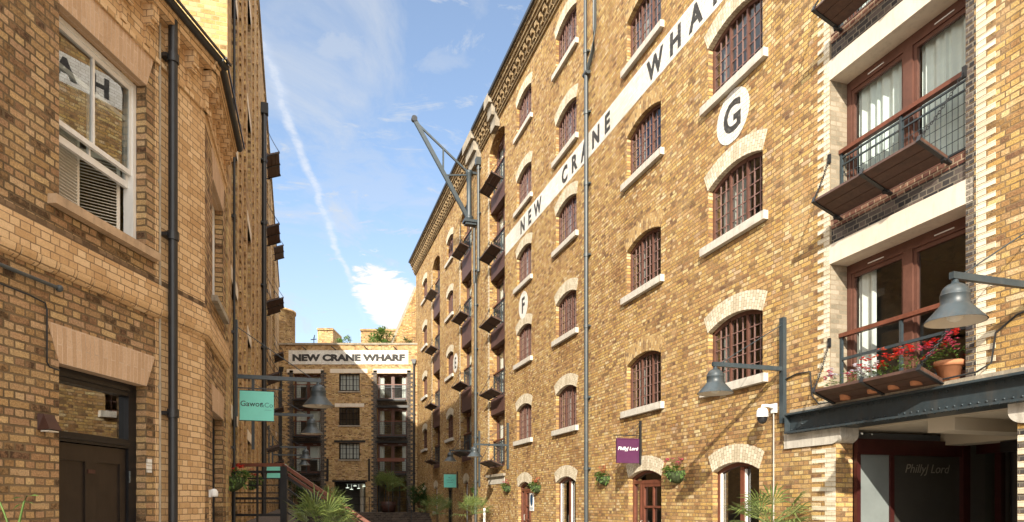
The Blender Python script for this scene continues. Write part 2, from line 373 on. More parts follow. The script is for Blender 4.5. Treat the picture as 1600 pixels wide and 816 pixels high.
# ------------------------------------------------------------------ prototypes (kept only through their copies)
def make_window(w=1.68, zs=1.13, rise=.18, arch='cream', cols=9, rows=5, fm='winframe', bm='bars', dep=.11, sill=True, curt=.28):
    """origin: sill centre on the wall face"""
    a = w/2
    f = MB(); t = .06
    pts = arc(a, zs, rise); pin = arc(a-t, zs-.0, max(rise-t*.4, 0) if rise else 0)
    if not rise: pin = [(-a+t, zs-t), (a-t, zs-t)]
    pin = [(x, z if rise == 0 else z-t*.9) for x, z in pin]
    f.box(-a+.002, -a+t, dep, dep+.09, .002, zs); f.box(a-t, a-.002, dep, dep+.09, .002, zs); f.box(-a+t, a-t, dep, dep+.09, .002, .06)
    for (p0, p1, i0, i1) in zip(pts, pts[1:], pin, pin[1:]):
        vs = [(i0[0],dep,i0[1]),(i1[0],dep,i1[1]),(p1[0],dep,p1[1]-.002),(p0[0],dep,p0[1]-.002)]
        vs += [(x, dep+.09, z) for x, y, z in vs]
        f.add(vs, [(0,1,2,3),(0,4,5,1),(7,6,5,4),(3,2,6,7)])
    def topz(x):
        if not rise: return zs-t
        Rr = (a*a+rise*rise)/(2*rise); return zs+rise-Rr+math.sqrt(max(0, Rr*Rr-x*x))-t*.8
    g = MB()
    for c in range(1, cols):
        x = -a+t+(w-2*t)*c/cols; thick = c % 3 == 0
        wd = .045 if thick else .018
        (f if thick else g).box(x-wd/2, x+wd/2, dep+(.0 if thick else .022), dep+(.06 if thick else .048), .06, topz(x))
    hh = (zs+rise*.4-.06)/rows
    for r in range(1, rows):
        z = .06+hh*r
        if z < zs-.02: g.box(-a+t, a-t, dep+.026, dep+.045, z-.009, z+.009)
    win = f.build('window', M[fm])
    g.build('glazing_bars', M[bm], win)
    gm = MB(); arcp = arc(a-.02, zs-.02, rise)
    for r in range(rows+1):                       # every pane sits at its own slight angle
        z0 = .06+hh*r; z1 = z0+hh
        for c in range(cols):
            xa, xb = -a+t+(w-2*t)*c/cols, -a+t+(w-2*t)*(c+1)/cols
            za, zb = (z1, z1) if r < rows-1 else (min(z1, topz(xa)), min(z1, topz(xb)))
            if r == rows-1 and min(za, zb) < z0+.01: continue
            if r == rows:
                za, zb = topz(xa), topz(xb)
                if not rise or min(za, zb) < z0+.005: continue
            e = [rnd.uniform(-.0025,.0025) for _ in range(3)]
            gm.add([(xa,dep+.036+e[0],z0),(xb,dep+.036+e[1],z0),(xb,dep+.036+e[1]+e[2],zb),(xa,dep+.036+e[0]+e[2],za)], [(0,1,2,3)])
    gm.build('glazing', M['glass'], win)
    if sill: MB().box(-a-.15, a+.15, -.10, dep+.02, -.155, .0).build('sill', M['stone'], win)
    if curt:
        cm = MB(); pr = []
        for k in range(25):
            u = k/24; pr.append((-a+.08+curt*w*u, dep+.2+.025*math.sin(k*1.9)))
        for p, q in zip(pr, pr[1:]): cm.quad((p[0],p[1],.05),(q[0],q[1],.05),(q[0],q[1],zs-.05),(p[0],p[1],zs-.05))
        cm.build('curtain', M['netting'], win)
    if arch:
        Rr = (a*a+rise*rise)/(2*rise); th = math.asin(a/Rr); cz = zs+rise-Rr; N = 14; r0, r1 = Rr-.003, Rr+.34
        am = MB()
        for i in range(N):
            t0, t1 = -th+2*th*i/N, -th+2*th*(i+1)/N
            P = lambda r, tt, y: (r*math.sin(tt), y, cz+r*math.cos(tt))
            y0, y1 = (-.006 if arch == 'cream' else -.003), dep-.004
            vs = [P(r0,t0,y0),P(r0,t1,y0),P(r1,t1,y0),P(r1,t0,y0),P(r0,t0,y1),P(r0,t1,y1),P(r1,t1,y1),P(r1,t0,y1)]
            u0, u1 = t0*Rr, t1*Rr
            am.add(vs, [(0,1,2,3),(0,4,5,1),(3,2,6,7)], uvs=[[(0,u0),(0,u1),(.34,u1),(.34,u0)],[(0,u0),(.1,u0),(.1,u1),(0,u1)],[(0,u0),(0,u1),(.1,u1),(.1,u0)]])
            if i == 0: am.add(vs, [(0,3,7,4)])
            if i == N-1: am.add(vs, [(1,5,6,2)])
        am.build('brick_arch', M[arch if arch == 'cream' else 'archstock'], win)
    return win
M['archstock'] = brick('stock_arch_brick', STK, (.36,.25,.13), bw=.1125, squash=1., patch2=(.5,.36,.19))

def make_ground(w=1.6, zs=2.27, rise=.16, kind='window'):
    """origin: threshold centre on the wall face"""
    a = w/2; dep = .12; t = .07
    f = MB(); zt = zs+rise*.55
    pts = arc(a, zs, rise)
    f.box(-a+.002, -a+t, dep, dep+.1, 0, zs); f.box(a-t, a-.002, dep, dep+.1, 0, zs)
    for (p0, p1) in zip(pts, pts[1:]):
        vs = [(p0[0],dep,p0[1]-.07),(p1[0],dep,p1[1]-.07),(p1[0],dep,p1[1]-.002),(p0[0],dep,p0[1]-.002)]
        vs += [(x, dep+.1, z) for x, y, z in vs]
        f.add(vs, [(0,1,2,3),(0,4,5,1),(7,6,5,4)])
    name = 'door' if kind == 'door' else 'french_window'
    gpanes = MB(); arcp = arc(a-.02, zs-.03, rise)
    gpanes.add([(-a+.02,dep+.06,.03),(a-.02,dep+.06,.03)]+[(x,dep+.06,z-.03) for x, z in reversed(arcp)], [tuple(range(2+len(arcp)))])
    if kind == 'door':
        f.box(-a+t, a-t, dep, dep+.09, zs-.16, zs-.08)
        f.box(-a+.36, -a+.43, dep, dep+.09, 0, zs-.16)
        lf = MB(); x0, x1 = -a+.45, a-t-.01; z1 = zs-.17
        lf.box(x0, x0+.1, dep+.01, dep+.06, .01, z1); lf.box(x1-.1, x1, dep+.01, dep+.06, .01, z1)
        for k in range(5):
            z = .01+(z1-.08)*k/4; lf.box(x0+.1, x1-.1, dep+.012, dep+.058, z, z+(.1 if k in (0,4) else .05))
        lf.box((x0+x1)/2-.025, (x0+x1)/2+.025, dep+.014, dep+.056, .1, z1-.08)
    else:
        f.box(-.05+a*.1, .06+a*.1, dep-.01, dep+.09, 0, zs+rise-.09)
        f.box(-a+t, a-t, dep+.004, dep+.08, 0, .1)
    o = f.build(name, M['timber'])
    if kind == 'door':
        h = lf.build('door_leaf', M['timber'], o); MB().tube([(x0+.05,dep-.01,1.0),(x0+.05,dep-.05,1.0),(x0+.05,dep-.05,1.2),(x0+.05,dep-.01,1.2)], .01, 6).build('handle', M['stone'], h)
    else:
        MB().box(-a+t+.002,-a+t+.05,dep+.01,dep+.05,.1,zs-.02).box(a*.1+.062,a*.1+.1,dep+.01,dep+.05,.1,zs+.02).build('inner_frame', M['whitewood'], o)
    gpanes.build('glazing', M['glassg'], o)
    Rr = (a*a+rise*rise)/(2*rise); th = math.asin(a/Rr); cz = zs+rise-Rr; N = 14; r0, r1 = Rr-.003, Rr+.34
    am = MB()
    for i in range(N):
        t0, t1 = -th+2*th*i/N, -th+2*th*(i+1)/N
        P = lambda r, tt, y: (r*math.sin(tt), y, cz+r*math.cos(tt))
        vs = [P(r0,t0,-.006),P(r0,t1,-.006),P(r1,t1,-.006),P(r1,t0,-.006),P(r0,t0,dep-.004),P(r0,t1,dep-.004),P(r1,t1,dep-.004),P(r1,t0,dep-.004)]
        u0, u1 = t0*Rr, t1*Rr
        am.add(vs, [(0,1,2,3),(0,4,5,1),(3,2,6,7)], uvs=[[(0,u0),(0,u1),(.34,u1),(.34,u0)],[(0,u0),(.1,u0),(.1,u1),(0,u1)],[(0,u0),(0,u1),(.1,u1),(.1,u0)]])
        if i == 0: am.add(vs, [(0,3,7,4)])
        if i == N-1: am.add(vs, [(1,5,6,2)])
    am.build('brick_arch', M['cream'], o)
    return o

def make_bay_window(w=2.25, h=2.17, dep=.33, curt='full'):
    """origin: floor centre on the wall face"""
    a = w/2-.003
    f = MB()
    f.box(-a, -a+.08, dep, dep+.1, 0, h-.003); f.box(a-.08, a, dep, dep+.1, 0, h-.003)
    f.box(-a+.08, a-.08, dep-.005, dep+.1, h-.15, h-.003); f.box(-a+.08, a-.08, dep-.005, dep+.1, 0, .12)
    f.box(-.075, .075, dep-.015, dep+.09, .12, h-.15)
    for sx in (-1, 1):
        for xx in (.075, a-.08-.05):
            f.box(min(sx*xx, sx*(xx+.05)), max(sx*xx, sx*(xx+.05)), dep+.015, dep+.07, .12, h-.15)
        f.box(min(sx*.125, sx*(a-.13)), max(sx*.125, sx*(a-.13)), dep+.017, dep+.068, .12, .2)
        f.box(min(sx*.125, sx*(a-.13)), max(sx*.125, sx*(a-.13)), dep+.017, dep+.068, h-.21, h-.15)
    o = f.build('bay_window', M['winframe'])
    for xv in (-a*.5, a*.5): MB().box(xv-a*.13, xv+a*.13, dep-.012, dep-.004, h-.1, h-.085).build('vent', M['plastic'], o)
    MB().quad((-a+.06,dep+.05,.1),(a-.06,dep+.05,.1),(a-.06,dep+.05,h-.1),(-a+.06,dep+.05,h-.1)).build('glazing', M['glass'], o)
    spans = [(-a+.1, -.1), (.1, a-.1)] if curt == 'full' else [(-a+.1, -a+.42)] if curt == 'part' else [(-a+.1,-a+.45),(a-.45,a-.1)]
    cm = MB()
    for x0, x1 in spans:
        pr = []; N = int((x1-x0)/.02)
        for k in range(N+1):
            pr.append((x0+(x1-x0)*k/N, dep+.14+.028*math.sin(k*.95+math.sin(k*.33)*1.2)))
        for p, q in zip(pr, pr[1:]): cm.add([(p[0],p[1],.1),(q[0],q[1],.1),(q[0],q[1],h-.05),(p[0],p[1],h-.05)], [(0,1,2,3)], smooth=True)
    cm.build('curtain', M['curtain' if curt == 'full' else 'curtainw'], o)
    return o

def make_rail(w=2.25, dep=.2, verts=26, zs=((.98,.025),(.86,.022),(.12,.025),(.28,.007),(.42,.007),(.56,.007),(.70,.007))):
    a = w/2
    b = MB()
    for x in (-a+.03, 0, a-.03): b.box(x-.02, x+.02, dep-.02, dep+.02, -.02, 1.04)
    for z, t in zs: b.box(-a+.05, a-.05, dep-t/2, dep+t/2, z-t/2, z+t/2)
    for k in range(verts):
        x = -a+.1+(w-.2)*k/max(1, verts-1)
        if abs(x) > .03: b.box(x-.003, x+.003, dep-.003, dep+.003, .133, .967)
    o = b.build('balustrade', M['ironblue'])
    MB().box(-a+.006, a-.006, dep-.04, dep+.045, 1.04, 1.1).build('handrail', M['timber'], o)
    return o

def chain(mb, p, q, L=.055):
    p, q = Vector(p), Vector(q); n = max(2, int((q-p).length/(L*.75)))
    d = (q-p).normalized(); a = d.cross(Vector((0,0,1))).normalized(); b = a.cross(d)
    for i in range(n):
        c = p.lerp(q, (i+.5)/n) - Vector((0,0,.05))*math.sin(PI*(i+.5)/n)
        sd = a if i % 2 else b
        ring = [c + d*(L*.5*math.cos(2*PI*k/7)) + sd*(L*.28*math.sin(2*PI*k/7)) for k in range(8)]
        mb.tube(ring, .0055, 4, cap=False)

def make_flap(L=1.85, tilt=.17, out=.44, ch=True, cw=1.12):
    a = L/2
    b = MB()
    P0 = Vector((0,-.06,-.04)); P1 = Vector((0,-.06-out,-.04+tilt)); dv = (P1-P0)
    nrm = Vector((0,-dv.z,dv.y)).normalized()*-1
    if nrm.z < 0: nrm = -nrm
    for k in range(3):
        s0, s1 = k/3+.008, (k+1)/3-.008
        for (xa, xb) in ((-a, -.006), (.006, a)):
            q0 = P0+dv*s0; q1 = P0+dv*s1
            v = [Vector((x, p.y, p.z))+nrm*e for e in (0,.045) for x, p in ((xa,q0),(xb,q0),(xb,q1),(xa,q1))]
            b.add(v, [(3,2,1,0),(4,5,6,7),(0,1,5,4),(1,2,6,5),(2,3,7,6),(3,0,4,7)])
    o = b.build('loading_flap', M['flapwood'])
    for x in (-a+.02, 0, a-.02):
        st = MB(); q0 = P0-nrm*.008-dv*.02; q1 = P1-nrm*.008+dv*.03
        st.bar((x,q0.y,q0.z),(x,q1.y,q1.z), .055, .014)
        st.bar((x,q1.y,q1.z-.005),(x,q1.y+nrm.y*.075,q1.z+nrm.z*.075), .055, .014)
        st.bar((x,.02,-.07),(x,-.12,-.045), .05, .03); st.tube([(x-.05,-.07,-.055),(x+.05,-.07,-.055)], .018, 6)
        st.build('strap', M['black'], o)
    if ch:
        for sx in (-1, 1):
            c = MB(); chain(c, (sx*(a-.02), P1.y, P1.z+.03), (sx*cw, -.02, .95))
            c.box(sx*cw-.025, sx*cw+.025, -.03, .0, .88, 1.02)
            c.build('chain', M['black'], o)
    return o

def drop(o):
    for k in kids(o): drop(k)
    bpy.data.objects.remove(o)

# ================================================================== RIGHT-HAND WAREHOUSE
wh = empty('warehouse', 'tall sunlit yellow brick warehouse with a white painted band and lettered white circles', 'building', n_*DR, ANG_R)
X = lambda s: -s
SF = [z+EYE for z in (2.27, 5.12, 7.97, 10.83, 13.6)]
SE = [z+EYE for z in (3.4, 6.75, 9.98, 12.95)]
FF = [z+EYE for z in (1.52, 4.37, 7.24, 10.1, 12.95)]
FE = [z+EYE for z in (2.3, 5.55, 8.86, 12.1)]
TOP = 15.6+EYE
colsF = [(11.03, True), (14.56, False), (19.43, True), (23.46, True)]
extra = [(2.2, True), (-1.6, False)]
colsE = [35.87, 43.3]
W = 1.68
ops = []
for s, ar in colsF:
    gw = 1.43 if s < 12 else 1.6 if s < 15 else 1.62 if s < 20 else 1.1
    gz = {11.03: .60, 14.56: .61, 19.43: .62, 23.46: .62}[s]+EYE
    ops.append((X(s)-W/2, X(s)+W/2, [(z, z+1.13, .18) for z in SF]))
def split_cols(s, gw, gz, sill, rise=.16, w=W):
    # ground opening narrower than the windows above: side strips closed by the wall mesh below
    return (X(s)-w/2, X(s)+w/2, [(z, z+1.13, .18) for z in sill])
for s, _ in extra: ops.append((X(s)-W/2, X(s)+W/2, [(z, z+1.13, .18) for z in SF]))
for s in colsE: ops.append((X(s)-.8, X(s)+.8, [(z, z+1.13, .18) for z in SE]))
BAYG = (6.345, 8.595); BAY1 = (25.8, 28.05); BAY2 = (31.15, 33.4); BAY3 = (38.5, 40.75)
zg = 1.46+EYE
ops.append((X(BAYG[1]), X(BAYG[0]), [(zg+.02, TOP-.6, 0, .33)]))
ops.append((X(BAY1[1]), X(BAY1[0]), [(FF[0]-.3, FF[4]+1.9, .35, .33)]))
for bq in (BAY2, BAY3): ops.append((X(bq[1]), X(bq[0]), [(FE[0]-.3, FE[3]+1.95, .35, .33)]))
ZB = 3.05+.06                                   # the ground storey is a second strip under this height
mb = MB()
wall(mb, X(46.6), X(-9), ZB, TOP, [o for o in ops])
gops = [(X(11.0)-.715, X(11.0)+.715, [(0,.60+EYE,.16)]), (X(14.5)-.8, X(14.5)+.8, [(0,.61+EYE,.16)]),
        (X(19.45)-.8, X(19.45)+.8, [(0,.62+EYE,.18)]), (X(23.4)-.72, X(23.4)+.72, [(0,.57+EYE,.18)]),
        (X(8.47), X(5.71), [(0, 1.15+EYE, 0, .32)]),
        (X(32.25)-.45, X(32.25)+.45, [(0,.92+EYE,.16)]), (X(36.0)-.75, X(36.0)+.75, [(0,1.0+EYE,0,.32)]),
        (X(39.7)-.45, X(39.7)+.45, [(1.1,.8+EYE,.16)]), (X(43.4)-.45, X(43.4)+.45, [(0,.6+EYE,.16)])]
wall(mb, X(46.6), X(-9), 0, ZB, gops)
mb.build('brick_wall', M['stock'], wh)
# hollow body: floors, back, ends, roof
sh = MB()
sh.quad((X(46.6),9,0),(X(46.6),9,TOP),(X(-9),9,TOP),(X(-9),9,0)); sh.quad((X(46.6),0,0),(X(46.6),0,TOP),(X(46.6),9,TOP),(X(46.6),9,0))
sh.quad((X(-9),0,0),(X(-9),9,0),(X(-9),9,TOP),(X(-9),0,TOP))
sh.build('rear_walls', M['stock'], wh)
MB().box(X(46.6), X(-9), -.0, 9, TOP-.02, TOP+.12).build('roof', M['roof'], wh)
fl = MB()
for z in FF: fl.box(X(30), X(8.9), .36, 8.95, z-.25, z-.02)
for z in FE: fl.box(X(46.5), X(30.02), .36, 8.95, z-.25, z-.02)
for s in (30, 22, 17, 12.8, 9.0): fl.box(X(s)-.06, X(s)+.06, .36, 8.95, .02, TOP-.05)
for z in FF[1:]: fl.box(X(8.88), X(-8.9), .36, 8.95, z-.25, z-.02)
fl.box(X(46.5), X(-8.9), 5.2, 5.3, .02, TOP-.05)
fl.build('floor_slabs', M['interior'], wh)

pwv = [make_window(curt=c) for c in (.28, .42, .16)]; pwsv = [make_window(arch='stock', curt=c) for c in (.3, .5, .2)]
wr = random.Random(5)
pwe = make_window(w=1.6, curt=0, fm='winframe', bm='winframe')
for s, ar in colsF+extra:
    for z in SF: copy_tree(wr.choice(pwv if ar else pwsv), wh, (X(s), 0, z))
for s in colsE:
    for z in SE: copy_tree(pwe, wh, (X(s), 0, z))
gA = make_ground(1.43, .60+EYE, .16); gB = make_ground(1.6, .61+EYE, .16, 'door'); gC = make_ground(1.6, .62+EYE, .18); gD = make_ground(1.44, .57+EYE, .18, 'door'); gE = make_ground(.9, .92+EYE, .16); gF = make_ground(.9, .6+EYE, .16)
for g, s, z in ((gA,11.0,0),(gB,14.5,0),(gC,19.45,0),(gD,23.4,0),(gE,32.25,0),(gF,43.4,0)): copy_tree(g, wh, (X(s),0,z))
gG = make_ground(.9, .8+EYE-1.1, .16); copy_tree(gG, wh, (X(39.7),0,1.1))
MB().box(X(39.7)-.6, X(39.7)+.6, -.08, .1, .95, 1.098).build('sill', M['stone'], wh)
# E block ground doorway
do = MB(); xx = X(36.0)
do.box(xx-.745, xx-.66, .13, .24, 0, 1.0+EYE-.004); do.box(xx+.66, xx+.745, .13, .24, 0, 1.0+EYE-.004); do.box(xx-.66, xx+.66, .13, .24, 2.3, 1.0+EYE-.004); do.box(xx-.04, xx+.04, .13, .22, 0, 2.3)
do = do.build('entrance_frame', M['darkframe'], wh)
MB().quad((xx-.66,.19,0),(xx+.66,.19,0),(xx+.66,.19,2.3),(xx-.66,.19,2.3)).build('glazing', M['glass'], do)
MB().box(xx-.95, xx+.95, -.006, .1, 1.0+EYE+.004, 1.0+EYE+.3).build('door_lintel', M['concrete'], wh)

pbw = make_bay_window(curt='full'); pbp = make_bay_window(curt='part'); pbs = make_bay_window(curt='sides')
prl = make_rail(); prs = make_rail(verts=0, zs=((.70,.04),(.18,.035))); pfl = make_flap()
def bay(b, floors, top, head='concrete', near=False):
    cx = X((b[0]+b[1])/2); 
    for i, z in enumerate(floors):
        last = i == len(floors)-1
        pr = pbw if (near and i >= 1) else pbp if near else (pbs if i % 2 else pbp)
        copy_tree(pr, wh, (cx, 0, z))
        copy_tree(prs if near and i == 0 else prl, wh, (cx, 0, z))
        if not (near and z > TOP): copy_tree(pfl, wh, (cx, 0, z))
        h = 2.17
        nxt = floors[i+1] if not last else top
        if near:
            MB().box(cx-1.2, cx+1.22, -.004, .345, z+h, z+h+.30).build('lintel', M['concrete'], wh)
            MB().box(cx-1.122, cx+1.122, .03, .36, z+h+.30, nxt-.14).build('spandrel', M['bluebrick'], wh)
            MB().box(cx-1.122, cx+1.122, .02, .36, nxt-.14, nxt-.02).build('brick_course', M['redbrick'], wh)
            MB().box(cx-1.122, cx+1.122, .015, .36, nxt-.02, nxt).build('timber_cill', M['winframe'], wh)
        elif not last:
            MB().box(cx-1.122, cx+1.122, .06, .36, z+h, nxt).build('spandrel', M['winspan'], wh)
    if not near:
        MB().box(cx-1.122, cx+1.122, .06, .36, floors[0]-.3, floors[0]-.002).build('spandrel', M['winspan'], wh)
        MB().box(cx-1.122, cx+1.122, .3, .36, floors[-1]+2.17, top+.3).build('tympanum', M['winframe'], wh)
M['winspan'] = plain('brown_spandrel_panel', (.11,.055,.045), .6, .15, 4)
bay(BAYG, FF, 15.6+EYE-.6, near=True)
bay(BAY1, FF, FF[4]+1.95); bay(BAY2, FE, FE[3]+2.0); bay(BAY3, FE, FE[3]+2.0)

def quoin(name, x, side, z0, z1, mat, w0=.11, w1=.22, y=-.005, step=.15):
    q = MB(); z = z0; k = 0
    while z < z1:
        for h, w in ((step/2, w1), (step/2, w0)):
            if z+h > z1: break
            xa, xb = (x-w, x) if side < 0 else (x, x+w)
            q.box(xa, xb, y, .01, z+.004, z+h-.004); z += h
        else: continue
        break
    return q.build(name, M[mat], wh)
quoin('quoin', X(BAYG[1])-.004, -1, zg+.06, TOP-.5, 'cream_q', .12, .25)
quoin('quoin', X(BAYG[0])+.004, 1, zg+.06, TOP-.5, 'bluebrick', .11, .2, -.004)
quoin('quoin', X(BAYG[0])+.14, 1, zg+.06, TOP-.5, 'cream_q', .12, .24, -.0065)
for b, zz in ((BAY1, FF[0]), (BAY2, FE[0]), (BAY3, FE[0])):
    quoin('quoin', X(b[1])-.004, -1, zz, FF[4]+1.8 if b is BAY1 else FE[3]+1.8, 'cream_q', .12, .24)
    # segmental head of the loading bay
cb = MB().box(X(BAYG[1])+.0, X(BAYG[1])+.006, .004, .325, zg+.05, TOP-.65).build('bay_reveal', M['greybrick'], wh)

# painted band, letters and roundels
band = MB().box(X(25.72), X(9.0), -.006, 0.004, 9.72+EYE, 10.42+EYE).build('painted_band', M['white'], wh)
for ch, s in (('N',23.56),('E',22.78),('W',21.95),('C',19.5),('R',18.75),('A',18.0),('N',17.22),('E',16.5),('W',13.98),('H',13.09),('A',12.3),('R',11.5),('F',10.75)):
    text(ch, .66, M['letter'], band, (X(s), -.009, 9.845+EYE), bold=.026, sx=1.0)
for ch, s, z in (('G',11.06,7.31),('F',23.5,7.16),('E',34.5,7.2)):
    pl = MB(); N = 40
    pl.prism([(X(s)+.5*math.cos(2*PI*k/N), z+EYE+.49*math.sin(2*PI*k/N)) for k in range(N)], -.0075, .004)
    rd = pl.build('painted_roundel', M['white'], wh)
    text(ch, .78, M['letter'], rd, (X(s), -.010, z+EYE-.27), bold=.02)

# cornice
def cornice(x0, x1):
    c = MB()
    c.box(x0, x1, -.07, .0, TOP-.02, TOP+.06); c.box(x0, x1, -.12, 0, TOP+.06, TOP+.13)
    c.box(x0, x1, -.1, 0, TOP+.13, TOP+.5); 
    x = x0+.1
    while x < x1-.3:
        c.box(x, x+.2, -.26, -.1, TOP+.30, TOP+.47); c.box(x, x+.2, -.18, -.1, TOP+.14, TOP+.30); x += .40
    c.box(x0, x1, -.30, 0, TOP+.5, TOP+.60); c.box(x0, x1, -.36, 0, TOP+.60, TOP+.74); c.box(x0, x1, -.42, 0, TOP+.74, TOP+.80)
    o = c.build('cornice', M['darkcornice'], wh)
    MB().box(x0, x1, -.50, -.10, TOP+.80, TOP+.92).build('gutter', M['black'], o)
M['darkcornice'] = brick('cornice_brick', [(0,(.12,.08,.045)),(.5,(.30,.2,.1)),(1,(.44,.33,.18))], (.25,.18,.1))
cornice(X(46.75), X(31.0)); cornice(X(26.5), X(-9)); cornice(X(29.3), X(27.2))
for s in (30.2, 26.85):
    k = MB(); x = X(s)
    wd = .8 if s > 28 else .33
    k.box(x-wd, x+wd, -.2, .2, TOP-.35, TOP+.1); k.box(x-wd*.9, x+wd*.9, -.34, .2, TOP+.1, TOP+.55); k.box(x-wd-.03, x+wd+.03, -.48, .25, TOP+.55, TOP+.95)
    k.build('stone_kneeler', M['darkstone'], wh)
# rain pipes
def pipe(parent, x, z0, z1, r=.05, mat='pipegrey', y=-.1, collars=2.0, hopper=False, name='downpipe'):
    p = MB().tube([(x,y,z0),(x,y,z1)], r, 12)
    z = z0+.6
    while z < z1: 
        p.tube([(x,y,z-.05),(x,y,z+.05)], r*1.28, 12); p.box(x-r*1.9, x+r*1.9, y+r*.4, .0, z-.02, z+.02); z += collars
    if hopper: p.prism([(x-.1,z1-.05),(x+.1,z1-.05),(x+.16,z1+.25),(x-.16,z1+.25)], y-.13, y+.09)
    return p.build(name, M[mat], parent)
pipe(wh, X(17.66), 0, 12.1+EYE, .06); pipe(wh, X(17.72), 12.1+EYE, TOP+.7, .05); 
MB().tube([(X(17.66),-.1,12.0+EYE),(X(17.45),-.1,12.2+EYE),(X(17.2),-.1,12.45+EYE),(X(17.1),-.1,13+EYE),(X(17.1),-.1,TOP+.6)], .055, 10).tube([(X(17.66)-.12,-.1,12.05+EYE),(X(17.66)+.14,-.1,12.05+EYE)], .075, 10).build('downpipe', M['pipegrey'], wh)
pipe(wh, X(30.0), 0, 10.0+EYE, .07, hopper=False); pipe(wh, X(29.5), 10.3+EYE, TOP-.5, .06, hopper=True)
MB().tube([(X(30.0),-.1,9.9+EYE),(X(29.9),-.1,10.1+EYE),(X(29.6),-.1,10.3+EYE),(X(29.5),-.1,10.5+EYE)], .06, 10).build('downpipe', M['pipegrey'], wh)
pipe(wh, X(30.25), 10+EYE, 12.6+EYE, .05)

# riveted beam over the passage with its corbels and the shopfront under it
bm_ = MB(); bx0, bx1 = X(9.47), X(2.0)
bm_.box(bx0, bx1, -.03, .3, 1.17+EYE, 1.44+EYE); bm_.box(bx0, bx1, -.14, .3, 1.44+EYE, 1.47+EYE); bm_.box(bx0, bx1, -.14, .3, 1.14+EYE, 1.17+EYE)
bm_.box(bx0, bx0+.02, -.13, -.03, 1.17+EYE, 1.44+EYE)
rv = bm_; x = bx0+.06
while x < bx1:
    rv.ball((x,-.03,1.205+EYE), .014, 6); rv.ball((x,-.03,1.405+EYE), .014, 6)
    rv.ball((x,-.11,1.138+EYE), .013, 6); x += .105
for k in range(4):
    rv.ball((bx0+.3,-.03,1.22+EYE+.06*k), .016, 6)
rv.build('steel_beam', M['ironblue'], wh)
MB().box(X(9.35), X(2), -.12, .0, 1.474+EYE, 1.52+EYE).build('beam_capping', M['darkstone'], wh)
def corbel(xa, xb, flip):
    k = MB(); z0, z1 = .9+EYE, 1.137+EYE; N = 8; w = xb-xa
    pr = [(xa, z0), (xb-.2, z0)]+[(xb-.2+.2*math.sin(PI/2*i/N), z0+.14-.14*math.cos(PI/2*i/N)) for i in range(1, N+1)]+[(xb, z1), (xa, z1)]
    if flip: pr = [(xa+xb-x, z) for x, z in reversed(pr)]
    return k.prism(pr, -.03, .32).build('stone_corbel', M['stone'], wh)
corbel(X(9.6), X(8.35), False); corbel(X(5.8), X(4.9), True)
quoin('quoin', X(8.47)-.004, -1, .02, .9+EYE-.02, 'cream_q', .22, .5, -.004)
quoin('quoin', X(5.71)+.004, 1, .02, .9+EYE-.02, 'bluebrick', .0, .25, -.004); quoin('quoin', X(5.71)+.004, 1, .095, .9+EYE-.05, 'cream_q', .0, .25, -.005)
pc = MB(); xa, xb = X(8.47), X(5.71)
pc.box(xa-.3, xb+4, .33, 6, 1.12+EYE, 1.2+EYE); pc.box(xa+.0, xb+4, 2.1, 2.5, .92+EYE, 1.119+EYE); pc.box(xa+1.3, xa+1.7, .34, 2.09, .95+EYE, 1.119+EYE)
pc.build('passage_ceiling', M['ceiling'], wh)
MB().box(xb+.5, xb+.6, .33, 6, 0, 1.12+EYE).box(xa, xb+.6, 5.0, 5.1, 0, 1.12+EYE).build('passage_wall', M['bluebrick'], wh)
sf = MB()
sf.box(xa+.01, xa+.09, .33, 2.5, .74+EYE, .98+EYE); sf.box(xa+.01, xa+.08, .33, .40, 0, .74+EYE); sf.box(xa+.01, xa+.08, .98, 1.06, 0, .74+EYE); sf.box(xa+.01, xa+.12, 2.45, 2.6, 0, .98+EYE)
for x in (xa+.35, xa+1.5, xa+2.3): sf.box(x-.05, x+.05, 2.9, 3.0, 0, .95+EYE)
sf.box(xa+.0, xb+.5, 2.88, 3.02, .80+EYE, 1.119+EYE)
so = sf.build('shopfront_frame', M['shopred'], wh)
MB().box(xa+.035, xa+.05, .40, .98, .05, .74+EYE).build('frosted_panel', M['frost'], so)
MB().box(xa+.035, xa+.05, 1.06, 2.45, .05, .74+EYE).build('glazing', M['smokyglass'], so)
MB().quad((xa+.1,2.95,0),(xb+.5,2.95,0),(xb+.5,2.95,.8+EYE),(xa+.1,2.95,.8+EYE)).build('glazing', M['glass'], so)
t_ = text('PhillyJ Lord', .2, M['faint'], so, (xa+.056, 1.75, .47+EYE), shear=.3, rz=PI/2, ext=.001)
cc = MB().tube([(xa+1.1,2.3,0),(xa+1.1,2.3,.75+EYE)], .09, 12).box(xa+.95, xa+1.25, 2.15, 2.45, .75+EYE, .91+EYE).build('iron_column', M['darkframe'], wh)
MB().tube([(X(9.86),-.03,.0),(X(9.86),-.03,1.55+EYE)], .012, 8).build('conduit', M['greytube'], wh)
MB().tube([(X(9.7),-.02,2.05+EYE),(X(9.3),-.02,2.12+EYE),(X(9.0),-.02,2.1+EYE),(X(8.95),-.02,1.7+EYE),(X(8.8),-.02,1.55+EYE),(X(7),-.02,1.54+EYE)], .012, 6).build('cable', M['black'], wh)
MB().tube([(X(7.0),-.13,1.535+EYE),(X(6.1),-.13,1.56+EYE),(X(5.98),-.05,1.65+EYE),(X(5.95),-.02,2.0+EYE),(X(5.7),-.02,2.15+EYE),(X(5.4),-.02,2.2+EYE)], .012, 6).build('cable', M['black'], wh)

